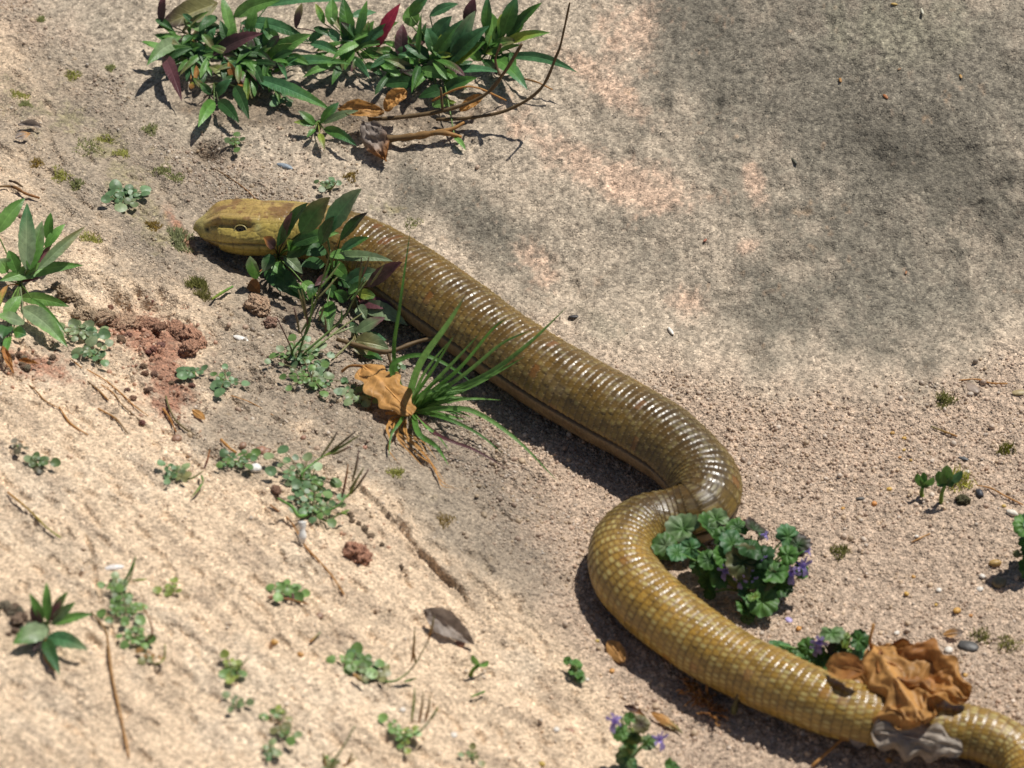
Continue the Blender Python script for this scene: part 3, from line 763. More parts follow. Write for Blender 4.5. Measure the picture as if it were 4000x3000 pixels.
weed('leafy_weed', 'bright green rosette of narrow leaves beside a red leaf in the weed bank', 'weed', Z5, (1700, 390), [
    (1695, 345, 1640, -20, 108, 'GD'), (1560, 185, 1560, -10, 92, 'LG', {'hb': .02}), (1505, 175, 1440, 25, 52, 'GY', {'hb': .02}), (1300, 205, 1345, 20, 62, 'KO', {'hb': .02}), (1740, 325, 1812, 5, 70, 'DG'), (1760, 335, 1862, 150, 72, 'GG'),
    (1760, 335, 2040, 158, 72, 'BG'), (1750, 405, 2056, 402, 88, 'GG'), (1735, 345, 1992, 308, 42, 'LG'), (1700, 350, 1655, 505, 92, 'GL', {'ht': .007}), (1880, 355, 2052, 25, 108, 'RR'), (2060, 430, 2070, 172, 100, 'KP'), (1700, 120, 1880, 90, 62, 'B', {'hb': .016, 'ht': .01}),
    (1620, 440, 1460, 500, 60, 'LY'), (1580, 470, 1350, 560, 55, 'LG'), (1640, 460, 1560, 610, 60, 'DG'), (1610, 300, 1540, 210, 70, 'BB'), (1900, 470, 2010, 520, 60, 'GG'), (1800, 460, 1930, 560, 60, 'DD'), (2000, 440, 2150, 330, 80, 'DB')], 0.55, hb=.007, fill=22)
weed('leafy_weed', 'little pale-tipped rosette in front of the curled dry leaf', 'weed', Z5, (1462, 925), [
    (1440, 900, 1318, 798, 60, 'GM'), (1430, 905, 1285, 880, 48, 'GY'), (1480, 890, 1612, 738, 70, 'GB'), (1500, 890, 1752, 798, 60, 'MW'), (1500, 930, 1740, 1052, 74, 'GB', {'ht': .008}), (1470, 960, 1508, 1085, 46, 'YO'), (1440, 930, 1380, 990, 40, 'GG')], 0.5, hb=.005)
weed('leafy_weed', 'tall upright weed with broad grey-green leaves behind the bent dry twigs', 'weed', Z6, (950, 520), [
    (1040, 425, 1210, 78, 112, 'BW'), (885, 475, 1122, 140, 92, 'GB'), (1000, 480, 1312, 186, 112, 'DB'), (1020, 490, 1285, 300, 102, 'YG'), (900, 285, 1042, 118, 102, 'BB', {'hb': .02}), (880, 115, 1090, 28, 72, 'BB', {'hb': .028}), (760, 195, 735, 45, 122, 'LG', {'hb': .02}),
    (740, 115, 870, -15, 92, 'GB', {'hb': .026}), (800, 505, 1034, 575, 82, 'LG', {'ht': .012}), (1040, 512, 1385, 520, 68, 'BB', {'ht': .012}), (790, 505, 822, 95, 40, 'GG'), (960, 675, 1222, 560, 90, 'DG', {'hb': .006}), (1000, 645, 800, 705, 92, 'DD', {'hb': .008, 'ht': .005}),
    (800, 605, 520, 615, 90, 'DD', {'ht': .004}), (1060, 990, 1142, 1082, 42, 'LL', {'hb': .003, 'ht': .002}), (900, 765, 1075, 738, 62, 'LY', {'hb': .005, 'ht': .008}), (880, 420, 700, 330, 100, 'DB'), (930, 400, 860, 200, 100, 'DB'), (1060, 380, 1000, 170, 90, 'BD', {'hb': .012}), (860, 560, 690, 520, 70, 'DK')], 0.6, hb=.008, fill=22)
weed('leafy_weed', 'upright bright green weed at the boulder end of the weed bank', 'weed', Z6, (1340, 430), [
    (1350, 375, 1330, 95, 132, 'LG'), (1410, 255, 1510, -20, 112, 'GB', {'hb': .022}), (1430, 275, 1692, 18, 72, 'DG', {'hb': .018}), (1390, 325, 1752, 236, 72, 'YL'), (1330, 410, 1585, 645, 112, 'GB', {'ht': .009, 'arch': .2}), (1430, 412, 1945, 522, 68, 'BB', {'ht': .016}), (1150, 205, 1205, -20, 92, 'KP', {'hb': .022}),
    (1290, 250, 1300, -30, 80, 'GB', {'hb': .022}), (1370, 300, 1460, 60, 90, 'DG', {'hb': .014}), (1290, 400, 1200, 250, 90, 'DG'), (1250, 440, 1130, 330, 80, 'GB'), (1480, 250, 1560, 95, 90, 'GD', {'hb': .016}), (1300, 450, 1440, 470, 90, 'DD')], 0.6, hb=.008, fill=16)

weed('leafy_weed', 'dense low dark foliage in the middle of the weed bank', 'weed', Z5, (1010, 520), [(1000, 500, 900, 420, 70, 'DG')], 0.5, hb=.006, fill=44)
weed('leafy_weed', 'dense low dark foliage below the purple-brown leaves of the weed bank', 'weed', Z5, (600, 430), [(600, 420, 520, 330, 70, 'DG')], 0.5, hb=.006, fill=36)
weed('leafy_weed', 'dark undergrowth between the red leaf and the tall weed', 'weed', Z6, (720, 470), [(720, 460, 640, 380, 70, 'DG')], 0.5, hb=.006, fill=36)
# ---- the weed in front of the lizard's neck
weed('leafy_weed', 'dark rosette with purple-edged leaves standing against the lizard\'s neck', 'weed', Z1, (900, 760), [
    (890, 575, 1112, 262, 104, 'DD'), (930, 560, 1000, 328, 74, 'KP'), (1060, 485, 1272, 222, 142, 'DO'), (990, 565, 1335, 480, 92, 'DL'), (960, 605, 1122, 545, 62, 'GD'), (960, 655, 1275, 495, 112, 'DD'),
    (735, 815, 695, 645, 92, 'GW', {'hb': .006}), (862, 640, 785, 762, 86, 'DW', {'ht': .016, 'hb': .026, 'stalk': True}), (870, 590, 790, 512, 84, 'KN'), (990, 600, 960, 530, 70, 'GY'), (940, 650, 1072, 772, 84, 'MW', {'hb': .02, 'ht': .014}), (800, 745, 1082, 965, 150, 'DD', {'ht': .003, 'hb': .008}),
    (1070, 835, 1172, 935, 82, 'LY', {'ht': .003, 'hb': .006}), (960, 825, 1112, 965, 62, 'GL', {'ht': .004, 'hb': .008}), (690, 835, 765, 915, 88, 'NN', {'mat': M_DRY, 'ht': .002, 'hb': .004}), (860, 700, 940, 800, 90, 'GD', {'hb': .016, 'ht': .01})], 1.05, hb=.010)
weed('leafy_weed', 'weed with the tallest broad grey-green leaf, leaning over the lizard\'s back', 'weed', Z1, (1300, 900), [
    (1240, 485, 1497, 162, 142, 'BW'), (1340, 535, 1542, 332, 78, 'DK'), (1350, 605, 1552, 512, 64, 'BG'), (1260, 645, 1502, 640, 72, 'LL'), (1280, 655, 1722, 682, 74, 'MW'), (1270, 700, 1405, 812, 92, 'GL', {'hb': .022, 'ht': .014}), (1240, 600, 1100, 640, 110, 'DD'),
    (1230, 700, 1060, 720, 90, 'DD'), (1340, 800, 1420, 880, 90, 'DD', {'hb': .014}), (1280, 800, 1160, 860, 70, 'KP', {'hb': .008}), (1380, 830, 1632, 758, 104, 'BW'), (1200, 560, 1300, 360, 90, 'DD'), (1250, 980, 1270, 1200, 118, 'GM', {'hb': .006, 'ht': .003}), (1160, 850, 1120, 960, 70, 'DG', {'hb': .008, 'ht': .003}), (1230, 860, 1330, 960, 80, 'DG', {'hb': .01, 'ht': .004})], 1.05, hb=.010)
weed('leafy_weed', 'weed with purple and pale leaves reaching out beside the lizard\'s flank', 'weed', Z1, (1450, 1010), [
    (1540, 870, 1792, 688, 92, 'KP'), (1480, 980, 1742, 1026, 92, 'PP', {'hb': .012, 'ht': .014}), (1490, 1005, 1828, 1145, 112, 'WW', {'hb': .010, 'ht': .009}), (1470, 915, 1605, 945, 72, 'YL', {'hb': .016, 'ht': .016}), (1470, 1010, 1532, 1102, 82, 'WM', {'ht': .008}), (1400, 920, 1520, 830, 60, 'LG'), (1390, 970, 1300, 900, 80, 'DG'), (1560, 1075, 1640, 1085, 40, 'NP', {'hb': .004, 'ht': .005})], 1.0, hb=.010)
weed('leafy_weed', 'low dull olive rosette above the thin brown twig', 'weed', Z1, (1440, 1235), [
    (1460, 1195, 1668, 1090, 84, 'MP'), (1480, 1235, 1675, 1250, 86, 'BB', {'ht': .007}), (1450, 1260, 1692, 1312, 132, 'OW', {'ht': .004}), (1500, 1345, 1652, 1400, 66, 'GB', {'hb': .003, 'ht': .004}), (1450, 1200, 1420, 1120, 60, 'WB'), (1440, 1290, 1560, 1360, 80, 'OO', {'ht': .003})], 0.7, hb=.006)

# ---- weed at the left edge
weed('leafy_weed', 'light green upright weed growing at the edge of the red hollow', 'weed', Z7, (170, 1130), [
    (-30, 650, 202, 362, 112, 'LG', {'hb': .03}), (215, 945, 218, 402, 132, 'WB', {'arch': .06}), (240, 945, 342, 545, 122, 'GM', {'arch': .06}), (385, 705, 412, 478, 72, 'GG', {'hb': .022}), (365, 765, 528, 572, 72, 'GL', {'hb': .02}), (300, 945, 690, 590, 82, 'MO', {'arch': .05}), (140, 965, 68, 785, 104, 'GG'),
    (0, 1030, 672, 905, 104, 'LG', {'hb': .012, 'ht': .018, 'arch': .12}), (150, 1170, 562, 1240, 92, 'LG', {'ht': .007}), (170, 1250, 545, 1565, 140, 'WL', {'ht': .004, 'hb': .006}), (60, 960, -10, 855, 130, 'LW'), (40, 1330, 172, 1155, 104, 'LL'), (200, 1375, -30, 1315, 100, 'WL', {'ht': .01}), (60, 1070, 5, 1235, 54, 'TY', {'mat': M_DRY}),
    (80, 1480, 40, 1650, 60, 'GG', {'ht': .003}), (110, 1440, 215, 1470, 90, 'GB', {'ht': .004}), (250, 1170, 565, 1500, 34, 'GG', {'ht': .003, 'hb': .012}), (60, 1400, 20, 1500, 110, 'DD', {'ht': .005}), (300, 900, 440, 700, 60, 'PO', {'hb': .01}), (160, 1040, 330, 1010, 40, 'PP', {'hb': .008})], 0.6, hb=.006)
# ---- out-of-focus weed lower left
weed('leafy_weed', 'spiky little rosette rooted in a dark earthy hollow of the bare slab', 'weed', ZC, (370, 560), [
    (350, 470, 240, 245, 56, 'GL'), (385, 480, 378, 155, 62, 'GL'), (400, 480, 552, 228, 62, 'PG'), (420, 490, 612, 318, 66, 'MG'), (430, 500, 752, 412, 62, 'LG'), (395, 535, 108, 655, 132, 'WG', {'ht': .006}), (380, 600, 712, 702, 104, 'BM', {'ht': .007}), (360, 610, 482, 905, 84, 'DB', {'ht': .004}), (330, 520, 250, 340, 72, 'KP'), (340, 600, 270, 720, 60, 'KK', {'ht': .003}), (370, 700, 450, 880, 70, 'NT', {'ht': .002, 'hb': .004, 'mat': M_DRY})], 0.65, hb=.006)

# ------------------------------------------------------------------ grass tuft
def blade_mesh(pts, width, key, org, N=None, seed=0, fold=0.35):
    c = catmull(pts, 8)
    n = len(c); t = np.linspace(0, 1, n)
    tg = np.gradient(c, axis=0); tg /= (np.linalg.norm(tg, axis=1)[:, None] + 1e-12)
    N = np.array([0.25, -0.6, 0.7]) if N is None else np.asarray(N)
    W = np.cross(tg, N); W /= (np.linalg.norm(W, axis=1)[:, None] + 1e-12); NN = np.cross(W, tg)
    w = 0.5 * width * PROFILE['blade'](t)
    a, b = colour(key)
    V = np.stack([c - W * w[:, None] + NN * (fold * w)[:, None], c, c + W * w[:, None] + NN * (fold * w)[:, None]], 1)
    k = sstep(.75, 1.0, t)[:, None, None] if len(key) > 1 else np.zeros((n, 1, 1))
    C = np.broadcast_to(a + (b - a) * k, V.shape)
    UV = np.stack([np.broadcast_to(np.array([-1, 0, 1.0]), (n, 3)), np.zeros((n, 3))], -1)
    return mesh_from('blade', (V - org).reshape(-1, 3), grid_faces(n, 3), C.reshape(-1, 3), UV.reshape(-1, 2))

cu, cv = zf(Z2, 370, 1010)
org = P(cu, cv)
grass = thing('grass_tuft', org, 'tuft of long narrow green grass blades fanning out beside the lizard', 'grass')
crown_part(grass, org, 'TO', 0.003, 0.006)
def gh(u, v, k=1.08):
    return max(0.002, (cv - v) * PX / math.cos(PITCH) * k + 0.004)
def blade(pts, w, key, drop=False, heights=None):
    base = org + np.array([rng.uniform(-.003, .003), rng.uniform(-.003, .003), -0.001])
    P3 = [base]
    for i, (x, y) in enumerate(pts):
        u, v = zf(Z2, x, y)
        if heights: h = heights[i]
        elif drop: h = [0.012, 0.011, 0.007, 0.0025][min(3, i + 4 - len(pts))]
        else: h = gh(u, v)
        P3.append(P(u, v, h))
    link('blade', blade_mesh(P3, w * Z2[2] * PX, key, org, (rng.uniform(-.1, .5), -0.6, .7)), grass, M_GRASS)
blade([(255, 640), (300, 250), (378, -310)], 34, 'GD', heights=[.022, .058, .100])
blade([(440, 690), (640, 400), (790, 160)], 52, 'LP'); blade([(540, 720), (690, 480)], 28, 'GL'); blade([(470, 760), (680, 490)], 26, 'LG'); blade([(640, 720), (880, 460)], 30, 'LG')
blade([(700, 740), (950, 450), (1076, 348)], 30, 'GD'); blade([(760, 760), (1030, 540), (1266, 433)], 30, 'LG'); blade([(870, 790), (1200, 560), (1510, 268)], 40, 'LG'); blade([(800, 850), (1010, 740), (1206, 628)], 30, 'LG')
blade([(240, 740), (330, 640), (500, 630), (700, 730), (866, 862)], 38, 'GB', heights=[.02, .030, .032, .026, .018])
blade([(620, 960), (820, 935), (1032, 945)], 26, 'LL', heights=[.012, .018, .014]); blade([(640, 1005), (860, 1040), (1150, 1240), (1442, 1538)], 40, 'LG', heights=[.014, .017, .012, .003])
blade([(610, 1070), (850, 1180), (1052, 1338)], 30, 'GG', drop=True); blade([(580, 1200), (850, 1310), (1112, 1467)], 26, 'PK', drop=True); blade([(430, 1180), (560, 1280), (652, 1418)], 42, 'GL', drop=True)
blade([(480, 1130), (570, 1200), (656, 1312)], 26, 'LG', drop=True); blade([(560, 1045), (780, 1088)], 42, 'LL', heights=[.008, .007]); blade([(300, 1100), (235, 1200), (218, 1358)], 26, 'GL', drop=True)
for k in range(26):
    a = rng.uniform(-0.25, 1.0); L = rng.uniform(220, 430)
    tx, ty = 380 + L * math.cos(a) * 1.15, 990 - L * math.sin(a) * rng.uniform(.5, .9) + (60 if a < .1 else 0)
    up = max(0, 1010 - ty)
    blade([((380 + tx) / 2 + rng.uniform(-20, 20), (1000 + ty) / 2 - 30), (tx, ty)], rng.uniform(20, 38), rng.choice(['LL', 'LG', 'GD', 'LG', 'GL']), heights=[.006 + up * .5 * 1.2 * .5425 * PX / .77, .006 + up * 1.05 * .5425 * PX / .77])
for pts in ([(220, 1110), (400, 1270), (520, 1390), (600, 1530), (730, 1592)], [(250, 1150), (420, 1330), (540, 1420), (640, 1560)], [(215, 1120), (230, 1230), (215, 1300), (290, 1400)], [(330, 1180), (450, 1300), (560, 1470), (600, 1560), (690, 1580)], [(280, 1200), (380, 1330), (480, 1440)],
            [(200, 1040), (330, 1040), (470, 1020)], [(350, 1200), (430, 1240), (520, 1380)], [(300, 1150), (470, 1250), (580, 1400)], [(400, 1010), (520, 990), (610, 985)]):
    blade(pts, rng.uniform(12, 20), 'TT', heights=[.004] + [.0022] * (len(pts) - 1))

# ------------------------------------------------------------------ cress: rosettes of small round leaflets, some with stalks and seed pods
def cress_leaf(o, org, ang, L, tilt, key, rs, n_pair=2, size=0.0022):
    d = np.array([math.cos(ang), math.sin(ang), 0.0])
    base = np.array([0, 0, 0.002])
    def at(f):
        q = org + d * L * f
        h = 0.0025 + tilt * L * math.sin(min(1, f) * 2.0) * 0.6
        return np.array([q[0], q[1], ground_z(q[0], q[1]) + h]) - org
    V, F, C, UVs = [], [], [], []
    pc = np.array([base if f == 0 else at(f) for f in np.linspace(0, 1, 6)])
    pv, pf = tube_geo(pc, np.full(6, 0.00032), 4)
    V.append(pv); F.append(pf); C.append(np.tile(np.array(COLS['O']) * .9, (len(pv), 1))); n0 = len(pv)
    spots = [(1.0, 0.0, size * rs.uniform(1.0, 1.35))]
    for k in range(n_pair):
        f = 0.40 + 0.5 * k / max(1, n_pair)
        for sg in (-1, 1):
            spots.append((f, sg, size * rs.uniform(.55, .85)))
    side = np.array([-d[1], d[0], 0])
    for f, sg, r in spots:
        c = at(f) + side * sg * r * 1.25 + (d * r * .9 if sg == 0 else 0)
        nrm = np.array([rs.uniform(-.35, .35), rs.uniform(-.6, .1), 1.0]); nrm /= np.linalg.norm(nrm)
        ax = d - nrm * np.dot(d, nrm); ax /= np.linalg.norm(ax); ay = np.cross(nrm, ax)
        m = 11
        ring = []
        cup = rs.uniform(-.25, .3)
        for rr, hgt in ((0.0, 0), (0.55, .3), (1.0, 1.0)):
            for g in range(m):
                w = 2 * math.pi * g / m
                lob = 1 + 0.06 * math.cos(3 * w + 1)
                ring.append(c + ax * r * rr * lob * math.cos(w) * 1.05 + ay * r * rr * lob * math.sin(w) + nrm * (cup * r * hgt))
        V.append(np.array(ring)); F.append(grid_faces(3, m, True) + n0); n0 += 3 * m
        a, b = colour(key); kk = rs.uniform(.75, 1.35); a = a * .7 + np.array([.24, .26, .13]) * .3
        C.append(np.tile(a * kk, (3 * m, 1)))
    v = np.vstack(V)
    return link('leaf', mesh_from('leaf', v, np.vstack(F), np.vstack(C), np.tile([0.5, 0.3], (len(v), 1))), o, M_LEAF)

def pod_stem(o, org, frame, pts, hts, pods, key='GO', r=0.0006):
    P3 = [org + np.array([0, 0, -0.001])] + [P(*zf(frame, x, y), h) for (x, y), h in zip(pts, hts)]
    tube('stem', o, org, P3, [r * 1.1, r, r * .6], key)
    for (x0, y0, h0, x1, y1, h1, k) in pods:
        a = P(*zf(frame, x0, y0), h0); b = P(*zf(frame, x1, y1), h1)
        tube('seed_pod', o, org, [a, (a * .5 + b * .5) + np.array([0.0003, 0, 0]), b], [.00045, .0007, .0006, .00025], k, n=5)

def cress(label, frame, x, y, R, n, seed, keys='GBM', tilt=0.35, size=0.0022, pairs=2, spread=0.3):
    rs = random.Random(seed)
    u, v = zf(frame, x, y)
    org = P(u, v)
    n = max(3, int(n * .75)); size = size * .86
    o = thing('cress_plant', org, label, 'cress', 'small cress plants on the sandstone')
    crown_part(o, org, 'OG', 0.0009, 0.003)
    Rm = R * frame[2] * PX
    for i in range(n):
        ang = 2 * math.pi * (i + rs.uniform(-.4, .4)) / n
        L = Rm * rs.uniform(.35, 1.15) / (1.0 if abs(math.sin(ang)) < .5 else 0.85)
        cress_leaf(o, org, ang, L, tilt * rs.uniform(.4, 1.6), rs.choice(keys), rs, pairs, size * rs.uniform(.75, 1.2))
    return o, org

H = lambda frame, y, y0, k=0.8: 0.003 + max(0, (y0 - y)) * frame[2] * PX / math.cos(PITCH) * k
def auto_stem(o, org, frame, pts, podlist, y0, key='GO', k=0.8, r=0.0006):
    hts = [H(frame, y, y0, k) for _, y in pts]
    pods = [(a, b, H(frame, b, y0, k), c, d, H(frame, d, y0, k), kk) for (a, b, c, d, kk) in podlist]
    pod_stem(o, org, frame, pts, hts, pods, key, r)

o, g = cress('large cress plant with upright seed pods below the weed at the lizard\'s neck', Z1, 1040, 1400, 210, 15, 1, 'GGBM', .5, .0025)
auto_stem(o, g, Z1, [(1000, 1330), (1110, 1180), (1140, 1000)], [(1050, 1200, 1010, 1018, 'OP'), (1095, 1090, 1042, 890, 'OO'), (1110, 1140, 1066, 888, 'PO'), (1130, 1100, 1145, 920, 'YL'), (1060, 1200, 1130, 1070, 'OG')], 1400, 'GL', .9)
auto_stem(o, g, Z1, [(1060, 1300), (1190, 900), (1275, 608)], [(1200, 880, 1340, 700, 'GO'), (1180, 950, 1320, 800, 'OO'), (1220, 820, 1270, 700, 'LG')], 1400, 'GO', .9)
auto_stem(o, g, Z1, [(1100, 1330), (1350, 1110), (1440, 960), (1520, 800)], [(1480, 830, 1497, 655, 'OK'), (1500, 800, 1552, 650, 'PO'), (1560, 850, 1662, 702, 'OO'), (1470, 900, 1500, 700, 'GO'), (1420, 960, 1540, 820, 'LO'), (1350, 1130, 1352, 1038, 'LG'), (1190, 1110, 1226, 1000, 'OO'), (1240, 1190, 1232, 1080, 'PO')], 1400, 'GO', .9)
auto_stem(o, g, Z1, [(980, 1380), (990, 1310), (890, 1095)], [], 1400, 'OP', .9)
auto_stem(o, g, Z1, [(1060, 1390), (1330, 1180), (1500, 1060)], [(1300, 1210, 1440, 1150, 'OW'), (1280, 1400, 1440, 1240, 'OO')], 1400, 'GO', .6)
o, g = cress('dense low cress of blue-green leaflets between the tan oak leaf and podded cress', ZA, 700, 880, 230, 16, 2, 'BBMG', .3, .0024)
o, g = cress('cress sprig with round leaves under the stalk end of the brown oak leaf', ZA, 1100, 1030, 170, 9, 3, 'BMB', .3, .0027, 2)
o, g = cress('small cress plant between the thin twig and the grass blades', ZA, 1450, 760, 70, 4, 4, 'BM', .5, .0022, 1)
o, g = cress('bushy cress with four upright pods at the groove of the slab', ZD, 700, 600, 260, 17, 5, 'GBMB', .35, .0026)
auto_stem(o, g, ZD, [(680, 500), (800, 390), (900, 320)], [(870, 330, 1030, 85, 'OK'), (920, 310, 1205, 82, 'OK'), (950, 300, 1230, 128, 'GO'), (980, 310, 1148, 232, 'OP'), (900, 320, 1040, 260, 'YL')], 600, 'GL', .8)
o, g = cress('bushy cress with four upright pods beside the white stick', ZD, 800, 850, 230, 15, 6, 'BBMG', .35, .0026)
auto_stem(o, g, ZD, [(900, 860), (1030, 800), (1130, 690)], [(1070, 720, 1130, 405, 'PN'), (1170, 570, 1232, 280, 'OP'), (1140, 650, 1280, 435, 'OO'), (1160, 690, 1328, 450, 'OP'), (1120, 720, 1210, 560, 'YO')], 850, 'GL', .8)
auto_stem(o, g, ZD, [(930, 950), (1010, 900), (1080, 860)], [(1060, 870, 1145, 840, 'YG'), (1070, 872, 1120, 880, 'GY')], 950, 'GO', .8)
auto_stem(o, g, ZD, [(660, 900), (590, 810), (455, 730)], [], 930, 'LG', .6, .0009)
SMALL = [
    ('cress plant alone on bare slab in front of the lizard\'s snout', Z7, 1020, 400, 150, 11, 'BBM', .0030), ('cress growing in the shaded red hollow', ZK, 900, 600, 190, 14, 'MBW', .0026), ('cress plant just below the red hollow', ZK, 1010, 850, 150, 8, 'BBM', .0026),
    ('two-leaved cress standing on the trough side of the red hollow', ZK, 2090, 1030, 90, 4, 'BM', .0028), ('dark cress sprigs on the crumbled soil between red hollow and large cress', Z1, 520, 1570, 110, 7, 'BGB', .0026), ('dark dying cress plant on the striped slab above the yellow straw', ZB, 270, 240, 90, 6, 'DKM', .0024),
    ('cress with one bent pod on the striped slab', ZB, 1270, 310, 100, 8, 'BMO', .0024), ('cress plant beside the white lump', ZB, 1700, 220, 110, 9, 'BMG', .0026), ('straggling cress with a curved stalk on the pale slab', ZC, 960, 260, 130, 8, 'GMO', .0022), ('cress with orange old leaves on the pale slab', ZC, 1030, 400, 150, 12, 'GLO', .0022), ('bright-leaved cress beside a red arching stalk', ZC, 1110, 640, 110, 8, 'LYG', .0022),
    ('small cress plant with a yellow leaf on the pale slab', ZC, 1390, 230, 80, 6, 'GOY', .0020), ('tiny cress with a single stalk on the pale slab', ZC, 1890, 900, 90, 7, 'LYG', .0022), ('withered cress tuft on the pale slab', ZC, 1220, 800, 60, 4, 'ONO', .0018), ('faded cress below the tiny stalked cress', ZC, 1930, 1160, 70, 4, 'MOW', .0018),
    ('cress with a purple stalk across it', ZE, 260, 250, 100, 8, 'LGG', .0024), ('cress plant with pale round leaves near the grey dead leaf', ZE, 800, 830, 130, 8, 'BGL', .0026), ('cress plant holding two brown pods near the grey dead leaf', ZE, 950, 920, 110, 8, 'BMO', .0026), ('cress with three brown pods and a yellow blade', ZE, 1190, 1420, 110, 9, 'LYG', .0022), ('yellow-flowered cress among the blurred sand', ZE, 190, 1250, 80, 5, 'GOY', .0020), ('cress below the yellow-flowered cress', ZE, 210, 1400, 80, 6, 'GMO', .0020), ('grey-green cress at the foot of the pale slab', ZE, 100, 1560, 70, 5, 'BMB', .0020),
    ('brown-stalked cress at the foot of the pale slab', ZE, 620, 1640, 60, 5, 'OGN', .0018), ('wilted sprig on the sand near the flowering ivy', ZE, 1750, 1590, 70, 4, 'GOM', .0018), ('tiny cress seedling above the lizard\'s neck', Z1, 1260, 160, 70, 6, 'BDM', .0022), ('cress hidden in the shade under the weed bank', Z5, 1190, 740, 80, 7, 'BDB', .0024), ('thin cress in the earthy hole above the lizard\'s head', Z5, 860, 1050, 70, 6, 'DGD', .0020), ('two dead grey cress leaves near the dark dying cress', ZB, 130, 110, 60, 3, 'EKE', .0018)]
made = {}
for i, (lab, fr, x, y, R, n, keys, sz) in enumerate(SMALL):
    made[lab] = cress(lab, fr, x, y, R, n, 20 + i, keys, .35, sz, 2 if sz > .0021 else 1)
def st(lab, fr, pts, pods, y0, key='GO', k=.7, r=.0005):
    o, g = made[lab]
    auto_stem(o, g, fr, pts, pods, y0, key, k, r)
st('cress with one bent pod on the striped slab', ZB, [(1380, 310), (1460, 260)], [(1470, 240, 1510, 105, 'PN'), (1450, 290, 1460, 350, 'GO'), (1455, 350, 1380, 445, 'GO')], 320)
st('straggling cress with a curved stalk on the pale slab', ZC, [(980, 220), (1050, 130), (1090, 0)], [(1000, 170, 1100, -50, 'LG'), (1070, 140, 1190, 130, 'OY')], 260, 'LY')
st('bright-leaved cress beside a red arching stalk', ZC, [(1220, 600), (1225, 500), (1160, 350)], [], 640, 'PN')
st('tiny cress with a single stalk on the pale slab', ZC, [(1930, 860), (2010, 768)], [], 900, 'GO')
st('withered cress tuft on the pale slab', ZC, [(1290, 810), (1330, 760), (1335, 660)], [], 820, 'OY')
st('cress with a purple stalk across it', ZE, [(100, 275), (260, 290), (420, 330)], [(260, 290, 250, 220, 'PK'), (300, 290, 290, 240, 'PP')], 230, 'PN')
st('cress plant holding two brown pods near the grey dead leaf', ZE, [(1090, 960), (1200, 910), (1300, 800), (1400, 620)], [(1260, 800, 1285, 520, 'NO'), (1290, 810, 1270, 700, 'ON'), (1395, 620, 1440, 430, 'NO'), (1200, 960, 1300, 930, 'GO')], 960, 'GO', .85)
st('cress with three brown pods and a yellow blade', ZE, [(1280, 1390), (1350, 1340), (1430, 1240)], [(1260, 1270, 1285, 1015, 'YL'), (1320, 1290, 1355, 1050, 'NO'), (1370, 1280, 1408, 1085, 'NO'), (1400, 1280, 1475, 1165, 'OG')], 1420, 'GM', .85)
st('brown-stalked cress at the foot of the pale slab', ZE, [(620, 1620), (710, 1480), (800, 1320)], [(560, 1640, 540, 1530, 'NO'), (700, 1650, 820, 1570, 'NO'), (740, 1610, 780, 1540, 'NO')], 1650, 'OG', .8)
st('small cress plant between the thin twig and the grass blades' if False else 'tiny cress seedling above the lizard\'s neck', Z1, [(1290, 150), (1320, 110)], [], 160)

# ------------------------------------------------------------------ ground ivy with crenate leaves and violet flowers
def ivy_leaf(o, org, c, r, nrm, head, key, rs, gloss=False):
    nrm = np.asarray(nrm, float); nrm /= np.linalg.norm(nrm)
    ax = np.asarray(head, float) - nrm * np.dot(head, nrm); ax /= np.linalg.norm(ax); ay = np.cross(nrm, ax)
    m, rings = 60, 7
    V, C = [], []
    a, b = colour(key); jit = rs.uniform(.85, 1.15); cup = rs.uniform(-.12, .30); ph = rs.uniform(0, 6)
    sd = rs.randrange(999)
    for q in range(rings):
        f = q / (rings - 1)
        for g in range(m):
            w = 2 * math.pi * g / m - math.pi
            edge = 1 + f * (0.13 * abs(math.sin(w * 5.5)) - 0.05) - 0.48 * math.exp(-((abs(w) - math.pi) / .30) ** 2)
            rr = r * f * edge
            vein = abs(math.sin(w * 3.5))
            puck = 0.15 * r * (vein ** .6) * math.sin(math.pi * min(1, f * 1.05)) + 0.12 * r * float(vnoise(np.array(w * 3 + sd), np.array(f * 5.0), sd)) * f
            z = puck + cup * r * f * f + 0.11 * r * f * math.sin(3 * w + ph)
            V.append(c - org + ax * rr * math.cos(w) + ay * rr * math.sin(w) + nrm * z)
            k = (1.25 - .38 * vein ** .5)
            C.append(np.clip((a + (b - a) * f) * jit * .68 * (1 + .35 * (1 - vein) ** 3), 0, 1))
    lf = link('leaf', mesh_from('leaf', V, grid_faces(rings, m, True), C, np.tile([.5, .3], (len(V), 1))), o, M_IVY)
    return lf

